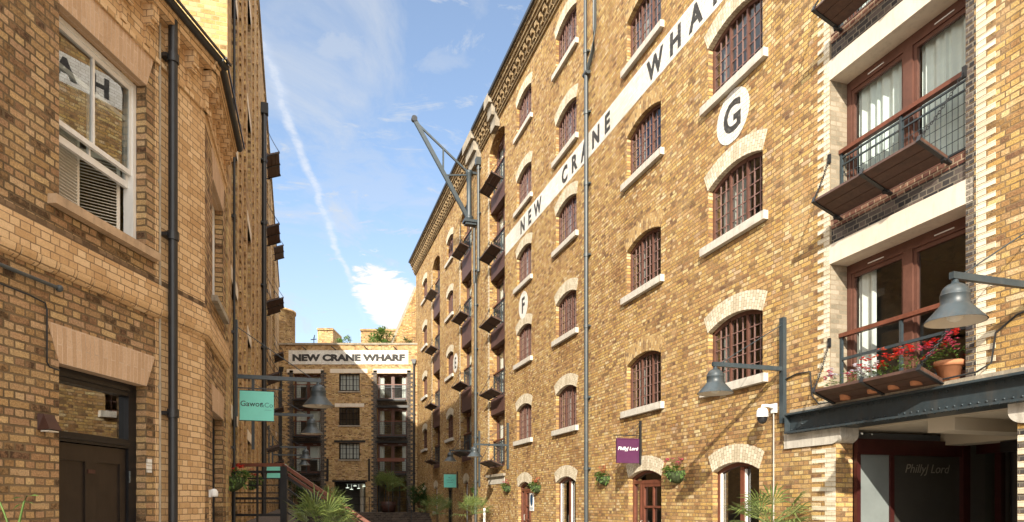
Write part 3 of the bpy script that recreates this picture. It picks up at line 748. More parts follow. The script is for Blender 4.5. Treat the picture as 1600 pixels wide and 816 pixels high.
# stone shelf and lintel under bay 1
MB().box(X(BAY1[1])-.2, X(BAY1[0])+.1, -.12, .1, 1.05+EYE, 1.15+EYE).build('stone_shelf', M['darkstone'], wh)
MB().box(X(BAY1[1])-.1, X(BAY1[0])+.0, -.02, .1, .75+EYE, 1.05+EYE).build('lintel', M['stone'], wh)

# ================================================================== JIB CRANE
cr = empty('wall_crane', 'grey iron jib crane high on the warehouse wall reaching over the street', 'crane', RP(30.2,.0,12.6+EYE), ANG_R)
b = MB(); b.box(-.16,.16,-.55,-.05,0,.1); b.box(-.22,.22,-.62,.02,.1,.22); b.lathe([(.0,.22),(.2,.22),(.17,.3),(.2,.34),(.15,.42)], (0,-.35,0), 14); b.build('base_bracket', M['ironblue'], cr)
MB().lathe([(.13,.4),(.11,1.2),(.12,2.3),(.16,2.36),(.16,2.46),(.1,2.5)], (0,-.35,0), 14).box(-.05,.05,-.35,.02,2.36,2.46).build('post', M['ironblue'], cr)
tip = Vector((0,-2.86,4.42))
MB().bar((0,-.42,.35), tip, .13, .17).build('jib', M['ironblue'], cr)
MB().bar((.0,-.4,2.4), tip-Vector((0,-.1,.15)), .08, .08).build('tie', M['ironblue'], cr)
MB().bar((0,-1.55,2.2),(0,-1.55,3.28), .07, .07).bar((0,-1.5,2.12),(0,-.42,2.28), .06, .06).build('strut', M['ironblue'], cr)
MB().tube([(-.09,tip.y,tip.z),(.09,tip.y,tip.z)], .13, 14).build('sheave', M['black'], cr)

# ================================================================== WALL LAMPS
def make_lamp(label, loc, ang, plate=(-.92,.86), L=1.36):
    o = empty('wall_lamp', label, 'lamp', loc, ang, 'bell shaded lamps on wall arms')
    MB().box(-.05,.05,-.07,0,plate[0],plate[1]).build('wall_plate', M['ironblue'], o)
    MB().box(-.028,.028,-L-.05,-.07,-.04,.03).build('arm', M['ironblue'], o)
    MB().tube([(0,-.06,plate[1]-.12),(0,-L+.12,.03)], .008, 6).build('stay_rod', M['ironblue'], o)
    s = MB(); N = 8
    pr = [(.012,-.03),(.03,-.05),(.035,-.08)]+[(.135*math.sin(PI/2*i/N), -.08-.12*(1-math.cos(PI/2*i/N))) for i in range(2, N+1)]
    pr += [(.138,-.205),(.142,-.21),(.138,-.215),(.136,-.30),(.15,-.32),(.285,-.475),(.292,-.485)]
    s.lathe(pr, (0,-L,0), 32)
    sh_ = s.build('shade', M['ironblue'], o)
    inn = [(.28,-.484),(.145,-.33),(.1,-.31),(.0,-.31)]
    MB().lathe(inn, (0,-L,0), 32).build('reflector', M['reflector'], sh_)
    MB().ball((0,-L,-.42), .085, 14, sz=.8).build('lens', M['lens'], sh_)
    return o
M['reflector'] = plain('pale_reflector', (.62,.55,.45), .5, .06, 4)
M['lens'] = plain('frosted_lens', (.7,.66,.58), .25, .05, 4)
AZ = 2.26+EYE
def LP(Y, w, z): # point on/off the left facade
    s = (Y+.318)/.953
    return n_*(-1.05+w) + d_*s + Vector((0,0,z))
make_lamp('largest grey lamp, hanging in front of the flower pots at the right edge', RP(5.37,0,2.36+EYE), ANG_R)
make_lamp('grey lamp in front of the arched windows beside the white camera', RP(9.62,0,AZ), ANG_R)
make_lamp('small grey lamp on the sunlit wall beside the lowest balcony of the loading bay', RP(25.3,0,2.22+EYE), ANG_R)
make_lamp('small grey lamp in shade above the turquoise sign on the far wall', RP(29.6,0,2.3+EYE), ANG_R, plate=(-1.6,.9))
make_lamp('largest lamp of the shaded row, its arm just above the square turquoise sign', LP(12.2,0,AZ), ANG_L, plate=(-.72,1.0), L=1.46)
make_lamp('second lamp of the shaded row, hanging under the largest one', LP(17.3,0,AZ), ANG_L, L=1.46)
make_lamp('third lamp of the shaded row, in front of a pale blind', LP(27.6,0,AZ), ANG_L, L=1.46)
make_lamp('farthest and smallest lamp of the shaded row, just above the stair handrail', LP(32.3,0,AZ), ANG_L, L=1.46)

# ================================================================== LEFT TALL WAREHOUSE
LT = LP(11.1, 0, 0); TL = 14.6+EYE
lw = empty('shaded_warehouse', 'tall dark brick warehouse in shade with fold-down loading flaps seen edge on', 'building', LT, ANG_L)
FL = [EYE+z for z in (1.95, 4.6, 7.3, 10.0, 12.6)]
LEN = 37.0
lops = []
for cx in (1.4, 5.6, 20.0, 30.0): lops.append((cx-.6, cx+.6, [(z, z+1.9, 0, .25) for z in [1.2]+FL if z+1.9 < TL]))
for cx in (15.2, 24.6): lops.append((cx-1.125, cx+1.125, [(FL[0]-.3, TL-1.0, 0, .33)]))
mb = MB(); wall(mb, 0, LEN, 0, TL, lops)
mb.build('brick_wall', M['brown2'] if 'brown2' in M else M['far'], lw)
MB().quad((0,12,0),(0,0,0),(0,0,TL),(0,12,TL)).build('end_wall', M['stock_light'], lw)
MB().quad((LEN,0,0),(LEN,12,0),(LEN,12,TL),(LEN,0,TL)).quad((LEN,12,0),(0,12,0),(0,12,TL),(LEN,12,TL)).build('rear_walls', M['far'], lw)
MB().box(0, LEN, -.06, 12, TL, TL+.12).build('roof', M['darkstone'], lw)
ff = MB()
for z in FL: ff.box(.1, LEN-.1, .36, 8, z-.25, z-.02)
ff.box(.1, LEN-.1, 4, 4.1, .02, TL-.05)
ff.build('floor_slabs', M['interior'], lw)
for cx in (1.4, 5.6, 20.0, 30.0):
    for z in [1.2]+FL:
        if z+1.9 > TL: continue
        f = MB(); f.box(cx-.598, cx-.53, .14, .22, z, z+1.9-.003); f.box(cx+.53, cx+.598, .14, .22, z, z+1.9-.003); f.box(cx-.53, cx+.53, .14, .22, z+1.8, z+1.897); f.box(cx-.53, cx+.53, .14, .22, z, z+.08); f.box(cx-.53, cx+.53, .14, .22, z+.9, z+.96); f.box(cx-.02, cx+.02, .15, .21, z+.08, z+1.8)
        o = f.build('window', M['darkframe'], lw)
        MB().quad((cx-.53,.19,z+.05),(cx+.53,.19,z+.05),(cx+.53,.19,z+1.85),(cx-.53,.19,z+1.85)).build('glazing', M['glass'], o)
        MB().box(cx-.72, cx+.72, -.006, .24, z+1.9, z+2.14).build('lintel', M['concrete'], o)
for cx in (15.2, 24.6):
    for i, z in enumerate(FL):
        if z+2.2 > TL-1: 
            continue
        copy_tree(pbs, lw, (cx,0,z)); copy_tree(prl, lw, (cx,0,z)); copy_tree(pfl, lw, (cx,0,z))
        MB().box(cx-1.122, cx+1.122, .05, .36, z+2.17, min(FL[i+1] if i+1 < len(FL) else TL-1, TL-1)).build('spandrel', M['winspan'], lw)
    copy_tree(pfl, lw, (cx,0,FL[4]))
    MB().box(cx-1.122, cx+1.122, .05, .36, FL[4], TL-1.0).build('spandrel', M['winspan'], lw)
def quoinL(x, w0=.12, w1=.26):
    q = MB(); z = .1
    while z < TL-.2:
        q.box(x-w1/2, x+w1/2, -.035, .01, z+.004, z+.146); q.box(x-w0/2, x+w0/2, -.03, .01, z+.154, z+.296); z += .3
    q.build('quoin', M['far'], lw)
for x in (2.6, 3.9, 7.0, 9.0, 13.7, 16.7, 23.1, 26.1): quoinL(x)
pipe(lw, 11.3, 0, 10.6+EYE+1.9, .075, 'black', hopper=True); pipe(lw, .75, 0, TL-.1, .022, 'black', y=-.045)
pipe(lw, 34.0, 0, 9.0, .06, 'black')

# ================================================================== LEFT CORNER BUILDING (two storeys)
dA = Vector((.1118,.9937,0)).normalized(); nA = Vector((dA.y,-dA.x,0))
angA = math.atan2(dA.y, dA.x)
orgA = nA*-5.0
SC = 8.43                                         # where the corner stands along wall A
la = empty('corner_building', 'two storey brown brick corner building with a white sash window and a dark door', 'building', orgA, angA)
cA = orgA + dA*SC
endB = LP(11.08, -.02, 0)
dB = (endB-cA); LB = dB.length; dB.normalize(); angB = math.atan2(dB.y, dB.x)-angA   # wall B relative to A's frame
HT = 5.72+EYE
WX0, WX1 = 5.962, 7.245
wz0, wz1 = 2.87+EYE, 4.74+EYE; dz1 = 1.325+EYE
mb = MB(); wall(mb, -10, SC, 0, HT, [(WX0, WX1, [(0, dz1, 0, .16), (wz0, wz1, 0, .2)])])
mb.build('brick_wall', M['brown'], la)
wb = MB(); wall(wb, 0, LB, 0, HT, [(.72, 1.85, [(0, 1.3+EYE, 0, .25), (2.9+EYE, 4.57+EYE, 0, .2)])])
cb = wb.build('side_wall', M['brown'], la, (SC,0,0), angB)
MB().quad((-10,6,0),(-10,0,0),(-10,0,HT),(-10,6,HT)).quad((SC+1,6,0),(-10,6,0),(-10,6,HT),(SC+1,6,HT)).build('rear_walls', M['brown'], la)
rp = [(-10,0),(SC,0),(SC+LB*math.cos(angB), LB*math.sin(angB)),(SC+LB*math.cos(angB)-.6,6),(-10,6)]
MB().add([(x,y,HT-.01) for x,y in rp], [tuple(range(5))]).build('roof', M['roof'], la)
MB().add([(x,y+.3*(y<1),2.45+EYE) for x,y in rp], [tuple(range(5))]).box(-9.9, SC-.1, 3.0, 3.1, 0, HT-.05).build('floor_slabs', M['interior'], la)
# orange dressed bricks at the corner, frieze, string course
MB().box(SC-1.02, SC-.002, -.006, 0.004, 0, 2.15+EYE).box(SC-1.02, SC-.002, -.006, .004, 2.5+EYE, HT-.4).build('corner_dressing', M['orange'], la)
MB().box(-10, SC-1.024, -.006, .004, 4.74+EYE+.44, HT-.03).box(SC-1.02, SC, -.0065, .004, HT-.4, HT-.03).build('frieze', M['orange'], la)
MB().box(0.002, LB, -.006, .004, 4.57+EYE+.4, HT-.03).build('frieze', M['orange'], la, (SC,0,0), angB)
st = MB(); st.box(-10, SC+.03, -.055, .004, 2.25+EYE, 2.48+EYE); st.box(-10, SC+.02, -.035, .004, 2.48+EYE, 2.53+EYE)
st.build('string_course', M['orange'], la)
MB().box(-10, SC+.005, -.016, .004, 2.532+EYE, 2.60+EYE).build('dark_course', M['darkcourse'], la)
st = MB(); st.box(.0, LB, -.055, .004, 2.2505+EYE, 2.4795+EYE); st.box(0, LB, -.035, .004, 2.4805+EYE, 2.5295+EYE)
st.build('string_course', M['orange'], la, (SC,0,0), angB)
def bull(L, x0):
    b = MB(); x = x0
    while x < L-.05:
        w = min(.212, L-x-.004); N = 5
        pr = [(-.004, 0), (-.004, .0)]
        for xa, xb in ((x+.004, x+w-.004),):
            vs = []
            for xx in (xa, xb):
                vs += [(xx, .0, 2.14+EYE)] + [(xx, -.075*math.sin(PI/2*i/N), 2.14+EYE+.108*(1-math.cos(PI/2*i/N))) for i in range(1, N+1)] + [(xx, -.075, 2.249+EYE), (xx, 0, 2.249+EYE)]
            m = len(vs)//2
            b.add(vs, [(i, i+1, m+i+1, m+i) for i in range(m-1)]+[tuple(range(m-1,-1,-1)), tuple(range(m, 2*m))])
        x += .22
    return b
bull(SC+.03, -4).build('bullnose_course', M['bull'] if 'bull' in M else M['orange'], la)
bull(LB, .02).build('bullnose_course', M['orange'], la, (SC,0,0), angB)
# corbels, top moulding and gutter
def eaves(L, x0, par, loc, rz, first):
    e = MB(); x = first
    while x < L-.1:
        e.prism([(x,5.44+EYE),(x+.11,5.44+EYE),(x+.11,5.62+EYE),(x,5.62+EYE)], -.13, 0); e.prism([(x,5.38+EYE),(x+.11,5.38+EYE),(x+.11,5.44+EYE),(x,5.44+EYE)], -.10, 0)
        e.prism([(x+.015,5.18+EYE),(x+.095,5.18+EYE),(x+.095,5.38+EYE),(x+.015,5.38+EYE)], -.035, 0); x += .40
    e.box(x0, L, -.15, 0, 5.62+EYE, 5.70+EYE); e.box(x0, L, -.17, 0, 5.70+EYE, 5.76+EYE)
    e.box(x0, L, -.03, 0, 5.10+EYE, 5.16+EYE)
    o = e.build('eaves', M['orange'], par, loc, rz)
    g = MB(); N = 8
    pr = [(-.20+.052*math.cos(PI+PI*i/N), 5.79+EYE+.052*math.sin(PI+PI*i/N)) for i in range(N+1)]
    vs = [(x0,y,z) for y, z in pr]+[(L+.06,y,z) for y, z in pr]
    g.add(vs, [(i, i+1, N+1+i+1, N+1+i) for i in range(N)]); g.box(x0, L+.06, -.285, -.265, 5.79+EYE, 5.82+EYE); g.box(x0, L+.05, -.17, -.14, 5.76+EYE, 5.84+EYE)
    g.add([vs[i] for i in range(N+1)], [tuple(range(N+1))]); g.add([vs[N+1+i] for i in range(N+1)], [tuple(range(N,-1,-1))])
    g.build('gutter', M['black'], o)
eaves(SC+.11, -6, la, (0,0,0), 0, SC-8.05+.0)
eaves(LB, -.1, la, (SC,0,0), angB, .3)
pipe(la, 7.58, 0, 5.75+EYE, .052, 'black', y=-.11, collars=2.1); pipe(la, 7.47, 0, 5.6+EYE, .012, 'darkstone', y=-.02, collars=1.2, name='conduit')
# flat gauged arches
def flat_arch(x0, x1, z0, z1, par, loc=(0,0,0), rz=0, sk=.15, dep=.19):
    a = MB(); a.prism([(x0,z0-.003),(x1,z0-.003),(x1+sk,z1),(x0-sk,z1)], -.008, dep)
    N = len(a.f)
    a.uv[0] = [(z0,x0),(z0,x1),(z1,x1+sk*.9),(z1,x0-sk*.9)]
    return a.build('gauged_lintel', M['gauged'], par, loc, rz)
flat_arch(WX0, WX1, dz1, 1.685+EYE, la, dep=.12); flat_arch(WX0, WX1, wz1, 5.17+EYE, la, dep=.1)
flat_arch(.72, 1.85, 1.3+EYE, 1.66+EYE, la, (SC,0,0), angB, .1); flat_arch(.72, 1.85, 4.57+EYE, 4.96+EYE, la, (SC,0,0), angB, .1)
MB().box(WX0-.14, WX1+.13, -.09, .18, wz0-.09, wz0).build('sill', M['sillbrown'], la)
MB().box(.62, 1.95, -.08, .18, 2.82+EYE, 2.9+EYE).build('sill', M['darkstone'], la, (SC,0,0), angB)
# sash window (upper sash closed, lower sash raised behind it)
def sash(x0, x1, z0, z1, par, loc=(0,0,0), rz=0, shutters=True):
    f = MB(); t = .05; y0 = .12
    f.box(x0+.002, x0+t, y0, y0+.12, z0, z1-.003); f.box(x1-t, x1-.002, y0, y0+.12, z0, z1-.003); f.box(x0+t, x1-t, y0, y0+.12, z1-t, z1-.003); f.box(x0+t, x1-t, y0, y0+.12, z0, z0+.03)
    w = f.build('sash_window', M['whitewood'], par, loc, rz)
    zm = z0+(z1-z0)*.44
    u = MB(); a0, a1 = x0+t, x1-t
    u.box(a0, a0+.04, y0+.02, y0+.06, zm, z1-t); u.box(a1-.04, a1, y0+.02, y0+.06, zm, z1-t); u.box(a0+.04, a1-.04, y0+.02, y0+.06, zm, zm+.05); u.box(a0+.04, a1-.04, y0+.02, y0+.06, z1-t-.05, z1-t)
    xm = (a0+a1)/2; u.box(xm-.015, xm+.015, y0+.022, y0+.058, zm+.05, z1-t-.05)
    u = u.build('upper_sash', M['whitewood'], w)
    pv = lambda x, z: (x, y0+.04-.0165*(x-xm)-.006*(z-(zm+z1)/2), z)
    MB().quad(pv(a0+.03,zm+.03),pv(a1-.03,zm+.03),pv(a1-.03,z1-t-.03),pv(a0+.03,z1-t-.03)).build('glazing', M['glassr'], u)
    l = MB(); zb = zm-.14
    l.box(a0, a0+.04, y0+.065, y0+.105, zb, z1-.4); l.box(a1-.04, a1, y0+.065, y0+.105, zb, z1-.4); l.box(a0+.04, a1-.04, y0+.065, y0+.105, zb, zb+.07); l.box(a0+.04, a1-.04, y0+.065, y0+.105, z1-.45, z1-.4); l.box(xm-.012, xm+.012, y0+.067, y0+.1, zb+.07, z1-.45)
    l = l.build('lower_sash', M['whitewood'], w)
    MB().quad((a0+.03,y0+.085,zb+.05),(a1-.03,y0+.085,zb+.05),(a1-.03,y0+.085,z1-.42),(a0+.03,y0+.085,z1-.42)).build('glazing', M['glass'], l)
    if shutters:
        for hinge, sgn, ang, pw_ in ((a0-.0, 1, .05, .60), (a1-.01, -1, .75, .50)):
            s = MB(); ph = zm-.02-z0-.03+.2
            s.box(0, .035, 0, .025, 0, ph); s.box(pw_-.035, pw_, 0, .025, 0, ph); s.box(.035, pw_-.035, 0, .025, 0, .06); s.box(.035, pw_-.035, 0, .025, ph-.06, ph)
            k = .07
            while k < ph-.07:
                s.bar((.035,.013,k),(pw_-.035,.013,k), .037, .007, up=(0,.28,1)); k += .034
            o = s.build('louvred_shutter', M['shutter'], w, (hinge, y0+.16, z0+.03), ang if sgn > 0 else PI-ang)
    return w
sash(WX0, WX1, wz0, wz1, la)
sash(.72, 1.85, 2.9+EYE, 4.57+EYE, la, (SC,0,0), angB, False)
# doors
d = MB(); y = .12
d.box(WX0+.002, WX0+.05, y, y+.12, 0, dz1-.004); d.box(WX1-.13, WX1-.002, y, y+.12, 0, dz1-.004); d.box(WX0+.05, WX1-.13, y, y+.12, .60+EYE, .70+EYE); d.box(WX0+.05, WX1-.13, y, y+.12, dz1-.14, dz1-.004); d.box(WX0+.05, WX1-.13, y-.02, y, dz1-.09, dz1-.05); d.box(WX0+.05, WX1-.13, y-.02, y, .63+EYE, .66+EYE)
dr = d.build('door', M['darkframe'], la)
lf = MB(); a0, a1 = WX0+.06, WX1-.14
lf.box(a0, a1, y+.05, y+.09, .02, .59+EYE); z1 = .59+EYE
for xa, xb in ((a0, a0+.09), (a0+.47, a0+.62), (a1-.09, a1)): lf.box(xa, xb, y+.03, y+.05, .02, z1)
for za, zb in ((.02,.2),(.95,1.1),(z1-.17,z1)):
    lf.box(a0+.09, a0+.47, y+.03, y+.05, za, zb); lf.box(a0+.62, a1-.09, y+.03, y+.05, za, zb)
lf = lf.build('door_leaf', M['darkdoor'], dr)
MB().box(a0+.5, a0+.6, y+.02, y+.03, .32+EYE-.02, .32+EYE+.02).build('letter_plate', M['rust'], lf)
MB().tube([(WX1-.12,y-.006,.22+EYE),(WX1-.12,y-.006,.35+EYE)], .012, 8).build('hinge', M['pipegrey'], dr)
MB().quad((WX0+.05,y+.06,.70+EYE),(WX1-.13,y+.06,.70+EYE),(WX1-.13,y+.06,dz1-.14),(WX0+.05,y+.06,dz1-.14)).build('fanlight', M['glassr'], dr)
d2 = MB(); d2.box(.722,.79,.12,.2,0,1.3+EYE-.004); d2.box(1.78,1.848,.12,.2,0,1.3+EYE-.004); d2.box(.79,1.78,.12,.2,1.15+EYE,1.3+EYE-.004); d2.box(.79,1.78,.15,.19,0,1.15+EYE)
d2.build('door', M['darkframe'], la, (SC,0,0), angB)
MB().box(WX1+.004, WX1+.10, -.004, .01, .42+EYE, .495+EYE).box(WX1+.004, WX1+.10, -.004, .01, .34+EYE, .415+EYE).build('white_painted_bricks', M['white'], la)
MB().tube([(3.0,-.03,2.02+EYE),(5.89,-.03,2.02+EYE)], .018, 8).ball((5.93,-.03,2.02+EYE), .035, 10).build('conduit', M['pipegrey'], la)
MB().tube([(3.0,-.015,1.9+EYE),(5.6,-.015,1.86+EYE),(5.78,-.015,1.84+EYE),(5.80,-.015,1.78+EYE),(5.80,-.015,1.3+EYE),(5.83,-.015,1.26+EYE),(5.95,-.015,1.25+EYE)], .008, 6).build('cable', M['black'], la)

bl = empty('wall_light', 'small brown wedge shaped wall light on the brown brick beside the dark door', 'light', orgA+dA*5.78+nA*.0+Vector((0,0,.66+EYE)), angA)
b = MB(); b.add([(-.075,0,.0),(.075,0,.0),(.075,0,.15),(-.075,0,.15),(-.075,-.12,.01),(.075,-.12,.01),(.06,-.05,.15),(-.06,-.05,.15)], [(4,5,6,7),(0,4,7,3),(5,1,2,6),(7,6,2,3),(0,1,5,4)]); b.build('housing', M['rust'], bl)
MB().box(-.06,.06,-.1,-.02,-.012,.0).build('lens', M['lens'], bl)
wl = empty('bulkhead_light', 'round white wall light on the corner of the brown building', 'light', cA+dB*.42+Vector((0,0,.12+EYE)), angA+angB)
MB().lathe([(.0005,.09),(.05,.075),(.075,.03),(.08,-.02),(.07,-.06),(.0005,-.06)], (0,-.075,0), 16).build('globe', M['plastic'], wl).scale = (.75,.75,.75)
MB().box(-.05,.05,-.03,0,-.05,.05).build('mount', M['plastic'], wl)
MB().box(-.02,.02,-.02,0,-1.4,-.05).build('conduit', M['orange'], wl)

# ================================================================== FAR BUILDING
YF = 46.3; TF = YF/1067
fx = lambda px: (px-800)*TF+11.1
fz = lambda py: (785-py)*TF+EYE
fb = empty('end_warehouse', 'lower brick warehouse closing the street, with its name painted on a white board', 'building', (-11.1,YF,0), 0)
wz = [(584,611),(637,664.5),(692,718)]
ops = [(fx(529.5), fx(562), [(fz(b_), fz(a_), 0, .15) for a_, b_ in wz] + [(1.0, fz(753), 0, .3)][0:0])]
lb = (fx(458), fx(501)); rb = (fx(589), fx(636)); TOPF = fz(539)
ops += [(lb[0], lb[1], [(1.0, fz(584), 0, .35)]), (rb[0], rb[1], [(1.0, fz(584), 0, .35)])]
zmid = fz(745)
mb = MB(); wall(mb, fx(433), fx(653), zmid, TOPF, [(a_, b_, [(max(zmid, o_[0]), *o_[1:]) for o_ in c_]) for a_, b_, c_ in ops])
wall(mb, fx(433), fx(653), 0, zmid, [(lb[0], lb[1], [(1.0, zmid-.001, 0, .35)]), (rb[0], rb[1], [(1.0, zmid-.001, 0, .35)]), (fx(522), fx(571), [(1.0, fz(753), 0, .3)])])
mb.build('brick_wall', M['far'], fb)
MB().quad((fx(433),12,0),(fx(433),0,0),(fx(433),0,TOPF),(fx(433),12,TOPF)).quad((fx(653),0,0),(fx(653),12,0),(fx(653),12,TOPF),(fx(653),0,TOPF)).quad((fx(653),12,0),(fx(433),12,0),(fx(433),12,TOPF),(fx(653),12,TOPF)).build('rear_walls', M['far'], fb)
MB().quad((fx(433),.2,TOPF-.2),(fx(653),.2,TOPF-.2),(fx(653),12,TOPF-.2),(fx(433),12,TOPF-.2)).build('roof', M['roof'], fb)
MB().box(fx(433), fx(653), -.08, .35, TOPF, TOPF+.12).build('coping', M['darkstone'], fb)
ff = MB()
for py in (626, 682, 740): ff.box(fx(434), fx(652), .4, 8, fz(py)-.2, fz(py))
ff.box(fx(434), fx(652), 4.5, 4.6, .1, TOPF-.3); ff.build('floor_slabs', M['interior'], fb)
bd = MB().box(fx(451), fx(638), -.03, .0, fz(569.5), fz(547.5)).build('name_board', M['white'], fb)
text('NEW CRANE WHARF', .58, M['letter'], bd, (fx(544.5), -.034, fz(563.7)), bold=.036, sx=1.36)
for a_, b_, p0, p1, m_ in ((448,505,583.3,577,'concrete'),(516,574,583,576.5,'concrete'),(583,642,583.5,576.5,'concrete'),(523,569,636,630.5,'concrete')):
    MB().box(fx(a_), fx(b_), -.02, .3, fz(p0), fz(p1)).build('lintel', M['whitelintel'] if 'whitelintel' in M else M[m_], fb)
MB().box(fx(522), fx(571), -.03, .2, fz(691.5), fz(688)).build('lintel', M['black'], fb)
MB().box(fx(519), fx(574), -.03, .3, fz(753), fz(750.5)).build('lintel', M['black'], fb)
for a_, b_ in wz:
    f = MB(); x0, x1 = fx(529.5), fx(562); z0, z1 = fz(b_), fz(a_); w = x1-x0
    f.box(x0+.002, x0+.07, .08, .16, z0, z1-.003); f.box(x1-.07, x1-.002, .08, .16, z0, z1-.003); f.box(x0+.07, x1-.07, .08, .16, z1-.07, z1-.003); f.box(x0+.07, x1-.07, .08, .16, z0, z0+.07)
    for k in (1, 2): f.box(x0+w*k/3-.03, x0+w*k/3+.03, .08, .15, z0+.07, z1-.07)
    for k in (1, 3, 5): f.box(x0+w*k/6-.012, x0+w*k/6+.012, .09, .14, z0+.07, z1-.07)
    for k in (1, 2): f.box(x0+.07, x1-.07, .092, .138, z0+(z1-z0)*k/3-.012, z0+(z1-z0)*k/3+.012)
    o = f.build('window', M['darkframe'], fb)
    MB().quad((x0+.05,.12,z0+.05),(x1-.05,.12,z0+.05),(x1-.05,.12,z1-.05),(x0+.05,.12,z1-.05)).build('glazing', M['glass'], o)
    MB().box(x0-.05, x1+.05, -.05, .06, z0-.1, z0-.003).build('sill', M['darkstone'], o)
    if a_ != 637: MB().box(x0+.07, x1-.07, .24, .26, z0+.05, z1-.05).build('blind', M['curtainw'], o)
pfr = make_rail(2.0, -.25, 8)
for (x0, x1) in (lb, rb):
    cx = (x0+x1)/2; sc = (x1-x0)/2.25
    for i, (zt, zb) in enumerate(((583.5,625),(637,682),(692,740))):
        z = fz(zb); h = fz(zt)-z
        o = copy_tree(pbs, fb, (cx,0,z)); o.scale = (sc, 1, h/2.17)
        o = copy_tree(prl, fb, (cx,-.3,z)); o.scale = (sc*.98, 1, .95)
        MB().box(x0+.05, x1-.05, -.45, .0, z-.1, z).build('balcony_slab', M['black'], fb)
        if i < 2: MB().box(x0+.003, x1-.003, .05, .4, fz((637,692)[i]), z-.1).build('spandrel', M['bluebrick'], fb); MB().box(x0-.1, x1+.1, -.03, .1, fz((637,692)[i])-.0, fz((637,692)[i])+.15).build('lintel', M['black'], fb)
        if i == 2 and x0 == rb[0]: MB().box(x0+.1, x1-.1, -.42, -.36, fz(722), fz(717)).build('timber_flap', M['timber'], fb)
        if x0 == lb[0]: MB().box(x0+.1, x1-.1, .55, .57, z+h*(.45 if i == 2 else .55), z+h-.1).build('blind', M['curtain'], fb)
    MB().box(x0+.003, x1-.003, .05, .4, fz(752), fz(740)-.1).build('spandrel', M['bluebrick'], fb)
    g = MB(); 
    for k in range(5): g.box(x0+.02+(x1-x0-.1)*k/4, x0+.08+(x1-x0-.1)*k/4, .2, .28, 1.0, fz(752))
    g = g.build('doorway_frame', M['darkframe'], fb); MB().quad((x0,.24,1.0),(x1,.24,1.0),(x1,.24,fz(752)),(x0,.24,fz(752))).build('glazing', M['glass'], g)
    for sx, xe in ((-1, x0), (1, x1)):
        q = MB(); z = 1.0
        while z < fz(584):
            q.box(xe-.38 if sx < 0 else xe+.002, xe-.002 if sx < 0 else xe+.38, -.02, .01, z+.004, z+.146)
            q.box(xe-.25 if sx < 0 else xe+.002, xe-.002 if sx < 0 else xe+.25, -.02, .01, z+.154, z+.296); z += .3
        q.build('quoin', M['bluebrick'], fb)
# entrance: pale column, ceiling lights
MB().tube([(fx(560),1.2,1.0),(fx(560),1.2,fz(754))], .16, 12).build('column', M['ceiling'], fb)
M['lit'] = bpy.data.materials.new('lit_downlight'); M['lit'].use_nodes = True
_b = M['lit'].node_tree.nodes['Principled BSDF']; _b.inputs['Emission Color'].default_value = (.9,1,.8,1); _b.inputs['Emission Strength'].default_value = .9
dl = MB()
for px, py, yy in ((537,761.5,1.0),(539,763.5,1.8),(549,758.5,1.0),(551,762,1.8),(564,759,.9)):
    MB().box(fx(px)-.1, fx(px)+.1, yy, yy+.12, fz(py)-.03, fz(py)).tube([(fx(px),yy+.06,fz(py)),(fx(px),yy+.06,fz(756))], .006, 4).build('pendant_light', M['lit'], fb)
MB().box(fx(520), fx(573), .32, 3, fz(755.8), fz(753)).build('ceiling', M['darkframe'], fb)
pipe(fb, fx(647), 1.0, fz(568), .07, 'black', hopper=True); pipe(fb, fx(440), 1.0, fz(580), .06, 'black', hopper=True)
for px in (512, 577): 
    MB().box(fx(px)-.06, fx(px)+.06, -.12, 0, fz(752), fz(717)).build('wall_bracket', M['black'], fb)
for px in (473, 519, 570, 615): MB().bar((fx(px),-.25,TOPF-.15),(fx(px)+.25,-.02,TOPF-.35), .05, .05).build('stay', M['black'], fb)
MB().box(fx(546), fx(606), 3.5, 6.5, TOPF-.3, 14.15).box(fx(545), fx(607), 3.4, 6.6, 14.15, 14.28).build('rooftop_block', M['far'], fb)
MB().box(fx(460), fx(487), 5.5, 8, TOPF-.3, 14.7).box(fx(459.5), fx(487.5), 5.4, 8.1, 14.7, 14.85).build('rooftop_block', M['far'], fb)
MB().lathe([(1.55,0),(1.55,15.7-TOPF),(1.62,15.7-TOPF),(1.62,15.85-TOPF),(.01,15.9-TOPF)], (-17.65+11.1,4.2,TOPF-.1), 28).build('stair_turret', M['far'], fb)
vane = empty('weather_vane', 'small dark weather vane on the parapet left of the painted name', 'weather vane', ((489-800)*TF,YF+.2,TOPF+.12))
MB().tube([(0,0,0),(0,0,.55)], .04, 6).bar((-.3,0,.35),(.25,0,.4), .06, .06).bar((0,0,.4),(.08,0,.75), .1, .05).build('vane', M['black'], vane).scale = (.7,.7,.8)

gb = empty('gabled_building', 'sunlit brick building with a sloping parapet behind the end warehouse roof', 'building', (-6.5,49,0))
MB().prism([(-2.7,0),(2.5,0),(2.5,18.5),(.2,17.4),(-.35,17.05),(-2.7,11.6)], 0, 6).build('gable_wall', M['stock'], gb)
MB().bar((-2.72,.1,11.62),(-.36,.1,17.08), .3, .1, up=(0,1,0)).build('coping', M['darkstone'], gb)

